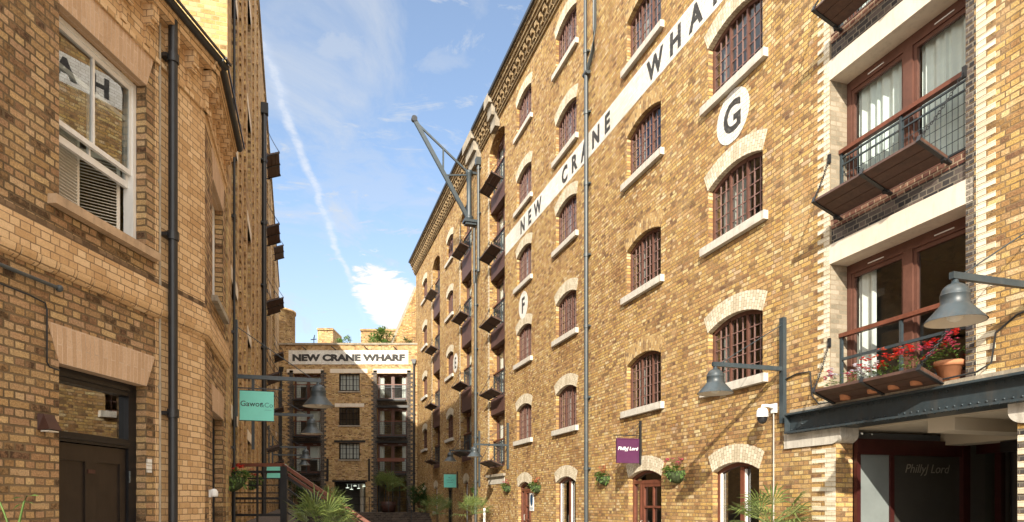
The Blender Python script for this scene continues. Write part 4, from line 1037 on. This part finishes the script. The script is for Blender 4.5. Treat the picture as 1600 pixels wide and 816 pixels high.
# ================================================================== GROUND, TERRACES, STAIR
gr = MB().quad((-300,-200,0),(300,-200,0),(300,500,0),(-300,500,0)).build('ground', M['paving']); tag(gr, kind='structure')
tr = MB(); tr.box(-16, -5.6, 42.5, YF-.003, .0, 1.0); tag(tr.build('terrace', M['darkpave']), kind='structure')
a0 = LP(12.5, .0, 0); 
wk = MB(); pA = LP(12.4,.01,0); pB = LP(42.4,.01,0); pC = LP(42.4,1.15,0); pD = LP(12.75,1.1,0)
pts = [pA, pD, pC, pB]
wk.add([(p.x,p.y,0) for p in pts]+[(p.x,p.y,1.22) for p in pts], [(4,5,6,7),(0,1,5,4),(1,2,6,5),(2,3,7,6),(3,0,4,7)])
tag(wk.build('raised_walkway', M['darkpave']), kind='structure')

YS = 12.35
sr = empty('staircase', 'dark iron stair with red-brown handrails descending from the raised landing', 'staircase', (-4.12,YS,0))
stp = MB()
for k in range(8):
    stp.box(.0+.255*k, .27+.255*k, .05, 1.3, 1.22-.152*(k+1), 1.22-.152*(k+1)+.04)
stp.build('steps', M['black'], sr)
stg = MB()
for yy in (0.03, 1.28): stg.bar((-.05,yy,1.12),(1.8,yy,-.10), .04, .22)
stg.build('stringer', M['ironblue'], sr)
def hand(b, z, yy, w=.06, h=.045): b.bar((-.02,yy,1.22+z),(2.0,yy,1.22+z-1.36), w, h)
hd = MB(); hand(hd, 1.10, .0, .075, .06); hd.bar((-.95,0,2.325),(-.0,0,2.325), .075, .06); hd.build('handrail', M['railwood'] if 'railwood' in M else M['timber'], sr)
hd = MB(); hand(hd, .985, .05, .05, .045); hd.build('handrail', M['timber'], sr)
rl = MB()
for z in (.93,.72,.52,.30,.12):
    hand(rl, z, 0, .025, .025 if z not in (.93,.52) else .045); 
for z in (.98,.86,.74,.6,.5,.42,.2,.02): rl.bar((-.95,0,1.22+z),(-.04,0,1.22+z), .02, .022 if z not in (.98,.5,.2) else .045)
rl.box(-.06,.06,-.04,.04,.2,2.3); rl.box(-.95,-.9,-.03,.03,.0,2.3); rl.box(1.95,2.01,-.03,.03,0,1.15); rl.box(-.5,-.47,-.02,.02,1.2,2.3)
rl.build('railing', M['black'], sr)
# landing side
ld = MB().box(-.96,0,.02,1.3,1.10,1.22).build('landing', M['black'], sr)

# railing on the far terrace
tr_ = empty('terrace_railing', 'thin dark railing along the far terrace edge in front of the end warehouse', 'railing', (-8.5,42.6,1.0))
b = MB()
for k in range(8): b.box(-2.2+.6*k-.02, -2.2+.6*k+.02, -.02,.02,0,1.0)
b.box(-2.2,2.0,-.02,.02,.97,1.0); b.box(-2.2,2.0,-.01,.01,.5,.52)
b.build('rails', M['black'], tr_)
MB().bar((2.0,0,1.0),(2.6,-2.6,.2), .05,.05).box(2.58,2.62,-2.62,-2.58,-1,.2).build('handrail', M['black'], tr_)
fs = empty('terrace_steps', 'dark brick steps rising to the far terrace', 'steps', (-6.4,42.4,0))
b = MB()
for k in range(6): b.box(-.9,1.6,-.32*(6-k),-.32*(5-k),0,.165*(k+1))
b.build('treads', M['darkpave'], fs)

# ================================================================== SIGNS, CAMERA, PLAQUE
ps = empty('hanging_sign', 'square purple hanging sign with white script above an arched door', 'sign', RP(14.64,0,.9+EYE), ANG_R)
MB().box(-.02,.02,-.05,0,0,1.05).build('wall_bar', M['black'], ps)
MB().box(-.012,.012,-.74,-.05,.68,.70).tube([(0,-.05,1.0),(0,-.42,.70)], .005, 5).tube([(0,-.05,.95),(0,-.22,.70)], .005, 5).tube([(0,-.62,.62),(0,-.62,.69)], .006, 5).tube([(0,-.12,.62),(0,-.12,.69)], .006, 5).build('bracket', M['black'], ps)
pn = MB().box(-.012,.012,-.66,-.07,.03,.62).box(-.022,.022,-.66,-.635,.031,.619).box(-.022,.022,-.095,-.07,.031,.619).box(-.021,.021,-.635,-.095,.595,.618).box(-.021,.021,-.635,-.095,.032,.055).build('panel', M['signpurple'], ps)
text('PhillyJ Lord', .115, M['plastic'], pn, (.013,-.365,.34), shear=.25, rz=PI/2, bold=.002, ext=.001)
ts = empty('hanging_sign', 'square turquoise hanging sign with small lettering under the largest shaded lamp', 'sign', LP(12.25,0,1.45+EYE), ANG_L)
MB().box(-.02,.02,-.05,0,-.1,.75).box(-.012,.012,-.85,-.05,.60,.62).build('bracket', M['black'], ts)
pn = MB().box(-.015,.015,-.68,-.10,.03,.56).build('panel', M['teal'], ts)
MB().box(-.012,.012,-.692,-.088,.018,.03).box(-.012,.012,-.692,-.088,.56,.572).build('panel_edge', M['black'], ts)
for tt, yy, sz, m_ in (('GAWOR', -.28, .075, 'letter'), ('&', -.465, .07, 'tealdark'), ('CO', -.57, .07, 'tealdark')):
    pass
M['tealdark'] = plain('grey_green_lettering', (.07,.24,.22), .5, .05, 3)
text('Gawor', .135, M['letter'], pn, (-.016,-.30,.285), rz=-PI/2, ext=.001, bold=.001)
text('&Co', .12, M['tealdark'], pn, (-.016,-.555,.275), rz=-PI/2, ext=.001)
MB().box(-.017,-.014,-.64,-.52,.222,.226).build('underline', M['tealdark'], pn)
t2 = empty('hanging_sign', 'square turquoise sign with small dark lines of text above the shaded doorway', 'sign', RP(34.0,0,.72+EYE), ANG_R)
MB().box(-.02,.02,-.05,0,0,.85).box(-.012,.012,-.8,-.05,.72,.74).build('bracket', M['black'], t2)
pn = MB().box(-.015,.015,-.72,-.08,.03,.70).build('panel', M['teal'], t2)
for k, (tt, sz) in enumerate((('No.1',.085),('Gawor & Co',.07),('estate agents',.06),('.',.08))): text(tt, sz, M['letter'], pn, (.017,-.40,.50-.11*k), rz=PI/2, ext=.001)
t3 = empty('hanging_sign', 'small turquoise sign far along the shaded wall behind the stair landing', 'sign', LP(24,0,.85+EYE), ANG_L)
MB().box(-.02,.02,-.05,0,0,.6).build('bracket', M['black'], t3); MB().box(-.015,.015,-.75,-.1,.0,.5).build('panel', M['teal'], t3)
cv = empty('security_camera', 'white dome security camera on a bracket beside the near lamp', 'camera', RP(9.85,0,1.62+EYE), ANG_R)
MB().box(-.06,.06,-.05,0,-.08,.08).tube([(0,-.04,.02),(0,-.18,.04),(0,-.26,.03),(0,-.27,-.02)], .03, 10).build('bracket', M['plastic'], cv)
MB().lathe([(.01,.0),(.07,-.01),(.095,-.06),(.1,-.14),(.1,-.16)], (0,-.27,0), 20).build('housing', M['plastic'], cv)
MB().lathe([(.085,-.16),(.085,-.2),(.065,-.25),(.03,-.275),(.001,-.28)], (0,-.27,0), 20).build('dome', M['smoke'], cv)
plq = empty('door_plaque', 'white door plaque with a dark blue oval beside the red timber door', 'sign', RP(22.55,0,.0+EYE-.30), ANG_R)
b = MB().box(-.2,.2,-.02,0,0,.62).build('board', M['plastic'], plq)
MB().prism([(.13*math.cos(2*PI*k/28), .38+.20*math.sin(2*PI*k/28)) for k in range(28)], -.024,-.018).build('emblem', M['navy'], b)
MB().box(-.14,.14,-.022,-.019,.09,.11).box(-.1,.1,-.022,-.019,.05,.065).build('text_lines', M['navy'], b)

# ================================================================== PLANTS
def leaf(mb, c, d, L, w, mi=0, fold=.25):
    c, d = Vector(c), Vector(d).normalized(); s = d.cross(Vector((rnd.uniform(-.3,.3),rnd.uniform(-.3,.3),1))).normalized()
    up = s.cross(d).normalized()
    a = c; m = c+d*L*.5-up*L*.05; t = c+d*L-up*L*.18
    mb.add([a, m+s*w*.5+up*w*fold, t, m-s*w*.5+up*w*fold, m], [(0,4,1),(1,4,2),(0,3,4),(3,2,4)], mi)
def bush(r, h, n, L, flat=1., half=False):
    mb = MB()
    for _ in range(n):
        t = rnd.uniform(0, 2*PI); u = rnd.random()**.5; z = rnd.random()
        if half and math.sin(t) > .25: t = -t
        p = Vector((r*u*math.cos(t), r*u*math.sin(t), h*z*(1-.5*u)))
        d = Vector((math.cos(t)*(.4+u), math.sin(t)*(.4+u), rnd.uniform(-.2,.9)))
        leaf(mb, p, d, L*rnd.uniform(.6,1.25), L*rnd.uniform(.35,.7))
    return mb
def blossoms(spots, r, n=7):
    mb = MB()
    for p in spots:
        for _ in range(n):
            q = Vector(p)+Vector((rnd.gauss(0,r*.45),rnd.gauss(0,r*.45),rnd.gauss(0,r*.3)))
            for k in range(4):
                t = 2*PI*k/4+rnd.random(); e = Vector((math.cos(t),math.sin(t),rnd.uniform(.2,1)))
                leaf(mb, q, e, r*.55, r*.5)
    return mb
def basket(label, loc, ang, mat, R_=.24, n=150, up=.18):
    o = empty('hanging_basket', label, 'flower basket', loc, ang, 'half-round flower baskets on the walls')
    N = 7
    pr = [(R_*math.sin(PI/2*i/N)+.001, -R_*.95*math.cos(PI/2*i/N)) for i in range(N+1)]
    b = MB().lathe(pr, (0,0,0), 16, a0=PI, a1=2*PI); b.box(-R_, R_, -.005, 0, -.03, .02)
    b = b.build('basket', M['moss'], o)
    w = MB()
    for k in range(9):
        t = PI+PI*k/8; w.tube([(r*1.02*math.cos(t), r*1.02*math.sin(t), z) for r, z in pr], .004, 4, cap=False)
    w.tube([(R_*1.03*math.cos(PI+PI*k/14), R_*1.03*math.sin(PI+PI*k/14), 0) for k in range(15)], .006, 5)
    w.build('wire', M['leafd'], b)
    f = bush(R_*.95, .16, n, .075, half=True)
    for _ in range(46):
        t = rnd.uniform(PI, 2*PI); rr = R_*rnd.uniform(.9,1.12)
        leaf(f, (rr*math.cos(t), rr*math.sin(t)+.06, rnd.uniform(-.22,.03)*rnd.random()), (math.cos(t)*.5, math.sin(t)*.5, -1), .06*rnd.uniform(.6,1.5), .035)
    f.build('foliage', M['leaf'], o, (0,-.06,.0))
    sp = [(rnd.uniform(-R_*.8,R_*.8), rnd.uniform(-R_*.8,-.03), rnd.uniform(.10,.10+up)) for _ in range(8)]
    blossoms(sp, .05).build('blossom', M[mat], o)
    return o
def plc(px, py, w, side='R'):
    t = (DR-w)/(.953*(px-461)); return Vector(((px-800)*t, 1067*t, (785-py)*t+EYE))
basket('flower basket of salmon blooms left of the purple sign', plc(947,745,0), ANG_R, 'orangep')
basket('flower basket of pink blooms right of the purple sign', plc(1060,737,0), ANG_R, 'pink', .27)
basket('flower basket with orange blooms right of the narrow timber door', plc(841,759,0), ANG_R, 'orangep', .27)
basket('flower basket with magenta blooms left of the narrow timber door', plc(795,760,0), ANG_R, 'pink', .25)
basket('small green basket without blooms beside the grey downpipe', plc(745,766,0), ANG_R, 'leaf', .22)
def pl_(px, py, Y): t = Y/1067; return Vector(((px-800)*t, Y, (785-py)*t+EYE))
basket('dark flower basket with bright red geraniums at the stair landing', LP(11.6,.0,.42+EYE), ANG_L, 'red', .25, up=.14)
basket('flower basket with red blooms farther along the shaded wall behind the railing', LP(16.5,.0,.52+EYE), ANG_L, 'red', .24)

def pot(label, loc, ang, cols, R_=.1, H=.17, n=110, spread=.24, hh=.27, cat='potted flowers'):
    o = empty('flower_pot', label, cat, loc, ang, 'flower pots on the lowest loading flap')
    MB().lathe([(.001,0),(R_*.68,0),(R_*.92,H*.75),(R_*1.05,H*.75),(R_*1.08,H),(R_*.95,H),(R_*.9,H*.85),(.001,H*.85)], (0,0,0), 20).build('pot', M['terracotta'], o)
    bush(spread, hh, n, .055).build('foliage', M['leaf'], o, (0,0,H))
    for k, c in enumerate(cols):
        sp = [(rnd.uniform(-spread,spread), rnd.uniform(-spread*.9,spread*.3), H+hh*rnd.uniform(.5,1.2)) for _ in range(7)]
        blossoms(sp, .055, 7).build('blossom', M[c], o)
    return o
fz_ = FF[0]
def fp(s, w, dz): return RP(s, w, fz_+dz)
pot('pot of white and pink flowers at the far end of the lowest flap', fp(8.05,.22,-.02), ANG_R, ['whitep','pink'], spread=.25)
pot('pot of red and white flowers at the middle of the lowest flap', fp(7.55,.22,.0), ANG_R, ['red','whitep'], spread=.25)
pot('pot of tall leafy geraniums with orange heads on the lowest flap', fp(7.2,.22,.0), ANG_R, ['orangep','red'], spread=.25, hh=.32)
pot('pot of red and pink flowers near the large terracotta pot', fp(6.85,.22,.0), ANG_R, ['red','pink'], spread=.24)
pot('large terracotta pot with red and pink geraniums at the near end of the flap', fp(6.55,.02,.0), ANG_R, ['red','pink'], R_=.16, H=.26, n=150, spread=.23, hh=.3)

def palm(label, loc, n=14, L=.7, trunk=.8, fan=False, mat='palm', group='palms and palm-like plants in the street'):
    o = empty('palm_plant', label, 'palm', loc, rnd.uniform(0,6), group)
    MB().tube([(0,0,0),(.01,0,trunk*.5),(0,0,trunk)], [.07,.06,.05], 8).build('trunk', M['trunk'], o)
    mb = MB()
    for k in range(n):
        t = 2*PI*k/n*1.0+rnd.uniform(-.25,.25); el = rnd.uniform(.05,1.25)
        d = Vector((math.cos(t)*math.cos(el), math.sin(t)*math.cos(el), math.sin(el)))
        st = L*rnd.uniform(.4,.6); p0 = Vector((0,0,trunk))
        p1 = p0+d*st*.6; p2 = p0+d*st-Vector((0,0,st*.08))
        mb.tube([p0,p1,p2], .006+.004*L, 4)
        s = d.cross(Vector((0,0,1))).normalized(); up = s.cross(d).normalized()
        m = 12
        for j in range(m):
            a = (j/(m-1)-.5)*2*1.25
            e = (d*math.cos(a)+s*math.sin(a)+up*.12*math.cos(a)).normalized()
            ll = L*.66*(1-.25*abs(a)/1.25)*rnd.uniform(.85,1.1); w = L*.02
            sd = e.cross(up).normalized()
            q1 = p2+e*ll*.55; q2 = p2+e*ll-Vector((0,0,ll*rnd.uniform(.1,.4)))
            mb.add([p2, q1+sd*w, q2, q1-sd*w, q1-up*w*.5], [(0,4,1),(1,4,2),(0,3,4),(3,2,4)])
    mb.build('fronds', M[mat], o)
    return o
palm('fan palm growing at the foot of the sunlit pier in the near right', (*(n_*7.25+d_*9.14).xy, 0), 16, .78, 1.28)
palm('fan palm standing at the sunlit corner below the lowest balcony', (*(n_*7.0+d_*27.3).xy, 0), 15, 1.0, 1.15)
palm('dark palm in shade in front of the doorway under the turquoise sign', (*(n_*6.7+d_*33.3).xy, 0), 15, 1.15, 1.1)
palm('large spiky palm in front of the iron stair', (-3.22,11.5,0), 16, .85, 1.10)
palm('bright leafed palm beside the large one below the stair', (-2.98,11.6,0), 5, .6, 1.12)
palm('palm in a tub on the far terrace in front of the end warehouse', ((607-800)*.0412,44,1.0), 18, 1.5, 1.35)
palm('palm beyond the stair rail at the foot of the end warehouse', ((545-800)*.036-1.4,40,1.0), 12, .9, .9)
tb = MB().lathe([(.0,0),(.42,0),(.5,.7),(.46,.7),(.44,.6),(.0,.6)], (0,0,0), 18); 
tb = tb.build('plant_tub', M['rust'], None, ((607-800)*.0412,44,1.0)); tag(tb, 'brown wooden tub holding the palm on the far terrace', 'tub')
def shrub(label, loc, r, h, n, L, mat, nm='shrub', trunk=True, group=None, cat='shrub'):
    o = empty(nm, label, cat, loc, 0, group)
    if trunk:
        b = MB()
        for k in range(5):
            t = rnd.uniform(0,6.28); b.tube([(0,0,0),(r*.3*math.cos(t),r*.3*math.sin(t),h*.45),(r*.6*math.cos(t),r*.6*math.sin(t),h*.8)], [.03*h,.02*h,.008*h], 5)
        b.build('stems', M['trunk'], o)
    mb = MB()
    cl = [(rnd.uniform(-r,r)*.75, rnd.uniform(-r,r)*.75, h*rnd.uniform(.25,.95), r*rnd.uniform(.25,.5)) for _ in range(14)]
    for _ in range(n):
        c = rnd.choice(cl); t = rnd.uniform(0,6.28); e = rnd.uniform(-.6,1.4)
        d = Vector((math.cos(t)*math.cos(e), math.sin(t)*math.cos(e), math.sin(e)))
        leaf(mb, Vector(c[:3])+d*c[3]*rnd.random()**.5, d+Vector((0,0,.3)), L*rnd.uniform(.6,1.3), L*.45)
    mb.build('foliage', M[mat], o)
    return o
zr = TOPF-.2
shrub('round light green shrub on the roof above the last painted word', ((598-800)*.0455,48.3,zr), 1.0, 1.75, 1500, .17, 'leaf', group='shrubs on the end warehouse roof')
shrub('small shrub on the roof left of the brick rooftop block', ((538-800)*.0455,48.3,zr), .55, 1.15, 450, .16, 'leaf', group='shrubs on the end warehouse roof')
shrub('dark green tufted shrub on the roof beside the sloping parapet', ((633-800)*.0455,48.3,zr), .6, 1.0, 600, .14, 'leafd', group='shrubs on the end warehouse roof')
shrub('dark bushy shrub on the far terrace beside the downpipe', ((656-800)*.040,42.9,1.0), .8, 1.5, 700, .2, 'leafd')
shrub('dense dark bush in the shaded corner by the far steps', ((668-800)*.0405,43.3,1.0), .55, 1.7, 500, .2, 'leafd')
shrub('green climber beside the far lamps below the shaded balconies', ((462-800)*.036,38.5,1.2), .6, 2.3, 600, .2, 'leafd')
sp = empty('garden_shrub', 'sprig of bright green leaves at the lower left corner', 'shrub', (-2.18,3.0,.05))
MB().tube([(0,0,0),(.02,0,.9),(0,0,1.45),(.035,0,1.60),(.05,0,1.63)], [.012,.01,.006,.004,.003], 6).tube([(0,0,1.4),(-.05,.0,1.55),(-.07,0,1.6)], .004, 5).build('stem', M['stemcol'] if 'stemcol' in M else M['leaf'], sp)
mb = MB()
for c, d, L, w in (((.045,0,1.625),(1,.1,.25),.055,.035),((.04,0,1.62),(-1,.2,.1),.07,.02),((.03,0,1.605),(1,-.2,-.05),.07,.018),((-.07,0,1.6),(-.6,0,.2),.06,.02),((0,0,1.5),(-1,0,.2),.08,.03),((0,0,1.45),(.8,.3,.2),.08,.03),((0,0,1.3),(-.8,.3,.2),.09,.04),((0,0,1.2),(.8,-.3,.2),.09,.04),((.035,0,1.6),(-.8,0,-.35),.06,.02)):
    leaf(mb, c, d, L, w, fold=.1)
mb.build('leaves', M['sprig'] if 'sprig' in M else M['leaf'], sp)

bol = MB().tube([(0,0,0),(0,0,1.15)], .05, 12).ball((0,0,1.15), .055, 10).build('bollard', M['plastic'], None, plc(757,800,.5)*Vector((1,1,0)) if False else tuple(Vector((plc(757,800,.5).x, plc(757,800,.5).y, 0)))); tag(bol, 'slim white post standing by the sunlit wall under the lowest balcony', 'post')
bol.scale = (1,1,1.18)

# drop the prototypes
for p in (*pwv, *pwsv, pwe, gA, gB, gC, gD, gE, gF, gG, pbw, pbp, pbs, prl, prs, pfl, pfr): drop(p)

# ================================================================== CAMERA, LIGHT, SKY
cam = bpy.data.cameras.new('camera'); co = bpy.data.objects.new('camera', cam); C.objects.link(co)
co.location = (0,0,EYE); co.rotation_euler = (PI/2,0,0); cam.lens = 24; cam.sensor_width = 36; cam.sensor_fit = 'HORIZONTAL'
cam.shift_y = (785-408)/1600; cam.clip_end = 2000; cam.clip_start = .05
scene.camera = co
sd = Vector((.141*math.cos(R(25)), .99*math.cos(R(25)), -math.sin(R(25)))).normalized()
sl = bpy.data.lights.new('sun', 'SUN'); sl.energy = 3.4; sl.angle = R(.5); sl.color = (1,.925,.79)
so_ = bpy.data.objects.new('sun', sl); C.objects.link(so_); so_.rotation_euler = sd.to_track_quat('-Z','Y').to_euler(); so_.location = (0,-20,30)

w = bpy.data.worlds.new('World'); scene.world = w; w.use_nodes = True
t = w.node_tree; new, link = t.nodes.new, t.links.new
bg = t.nodes['Background']
sky = new('ShaderNodeTexSky'); sky.sky_type = 'NISHITA'; sky.sun_disc = False
sky.sun_elevation = R(25); sky.sun_rotation = math.atan2(-sd.x, -sd.y); sky.air_density = 1.0; sky.dust_density = .6; sky.ozone_density = 1.6
tc = new('ShaderNodeTexCoord'); sp_ = new('ShaderNodeSeparateXYZ'); link(tc.outputs['Generated'], sp_.inputs[0])
def math_(op, a, b=None, c=None, cl=False):
    n = new('ShaderNodeMath'); n.operation = op; n.use_clamp = cl
    for i, v in enumerate((a, b, c)):
        if v is None: continue
        if hasattr(v, 'is_output'): link(v, n.inputs[i])
        else: n.inputs[i].default_value = v
    return n.outputs[0]
zc = math_('MAXIMUM', sp_.outputs[2], .03)
px_, py_ = math_('DIVIDE', sp_.outputs[0], zc), math_('DIVIDE', sp_.outputs[1], zc)
cv_ = new('ShaderNodeCombineXYZ'); link(px_, cv_.inputs[0]); link(py_, cv_.inputs[1])
def nz(scale, det, ro, dist=0, stretch=None):
    n = new('ShaderNodeTexNoise'); n.inputs['Scale'].default_value = scale; n.inputs['Detail'].default_value = det; n.inputs['Roughness'].default_value = ro; n.inputs['Distortion'].default_value = dist
    if stretch:
        mp = new('ShaderNodeMapping'); mp.inputs['Scale'].default_value = stretch; mp.inputs['Rotation'].default_value = (0,0,.5); link(cv_.outputs[0], mp.inputs[0]); link(mp.outputs[0], n.inputs[0])
    else: link(cv_.outputs[0], n.inputs[0])
    return n.outputs[0]
def ss(v, a, b, c=0., d=1.):
    n = new('ShaderNodeMapRange'); n.interpolation_type = 'SMOOTHSTEP'; link(v, n.inputs[0])
    for i, x in enumerate((a, b, c, d)): n.inputs[i+1].default_value = x
    return n.outputs[0]
det = nz(9, 9, .65, .5)
soft = nz(2.2, 8, .62, .8, (1.0,.5,1))
veil = ss(soft, .42, .74, 0, .7)
wisp = ss(math_('ADD', nz(3.6, 9, .68, 1.2, (.7,1.2,1)), math_('MULTIPLY', math_('SUBTRACT', det, .5), .35)), .50, .74, 0, .85)
def blob(dx, dy, rx, ry, k=.55, e0=1.15, e1=.35, amp=2.6):
    a = math_('DIVIDE', math_('SUBTRACT', px_, dx), rx); b = math_('DIVIDE', math_('SUBTRACT', py_, dy), ry)
    r = math_('SQRT', math_('ADD', math_('MULTIPLY', a, a), math_('MULTIPLY', b, b)))
    return ss(math_('ADD', r, math_('MULTIPLY', math_('SUBTRACT', det, .5), -amp)), e0, e1, 0, k)
def dirp(x, y): return (x-800)/(785-y), 1067/(785-y)
cl = math_('MAXIMUM', veil, wisp)
for (x, y, rx, ry, k) in ((530,75,.11,.07,.5),(690,100,.09,.05,.35),(430,50,.08,.06,.4),(570,290,.3,.4,.35)):
    cl = math_('MAXIMUM', cl, blob(*dirp(x, y), rx, ry, k, 1.3, .1, 3.2))
cu = blob(*dirp(632,500), .20, 1.0, 1.0, 1.0, .78, 1.1)
cl = math_('MAXIMUM', cl, cu)
line = math_('ADD', math_('ADD', px_, .545), math_('MULTIPLY', math_('SUBTRACT', py_, 1.472), .117))
wob = math_('ADD', math_('MULTIPLY', math_('SUBTRACT', nz(5, 6, .65), .5), .05), math_('MULTIPLY', math_('SUBTRACT', nz(1.4, 2, .5), .5), .09))
ct = ss(math_('ABSOLUTE', math_('ADD', line, wob)), .026, .002, 0, .68)
ct = math_('MULTIPLY', ct, ss(nz(18, 5, .6), .2, .65, .45, 1)); ct = math_('MULTIPLY', ct, ss(py_, 4.2, 3.0, 0, 1))
cl = math_('MAXIMUM', cl, ct)
haze = ss(sp_.outputs[2], .55, .05, 0, .55)
cl = math_('MAXIMUM', math_('MAXIMUM', cl, haze), .12)
mx = new('ShaderNodeMix'); mx.data_type = 'RGBA'; link(cl, mx.inputs[0]); link(sky.outputs[0], mx.inputs[6]); 
cc_ = mix(new, link, math_('MAXIMUM', cu, ct), (3.0,3.15,3.35,1), (4.1,4.15,4.25,1)); link(cc_, mx.inputs[7])
# unseen broken cloud added overhead and behind the viewpoint, fill for the left wall
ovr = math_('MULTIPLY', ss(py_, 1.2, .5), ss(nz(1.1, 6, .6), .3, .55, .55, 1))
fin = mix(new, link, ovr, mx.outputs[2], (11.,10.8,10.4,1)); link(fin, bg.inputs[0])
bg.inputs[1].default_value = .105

vs = scene.view_settings; vs.view_transform = 'Standard'; vs.look = 'None'; vs.gamma = 1; vs.use_curve_mapping = False; vs.exposure = 1.25
scene.render.engine = 'CYCLES'
cy = scene.cycles; cy.use_denoising = True; cy.max_bounces = 8; cy.diffuse_bounces = 4; cy.transparent_max_bounces = 12; cy.use_adaptive_sampling = True; cy.adaptive_threshold = .01
cy.sample_clamp_indirect = 6; cy.caustics_reflective = False; cy.caustics_refractive = False
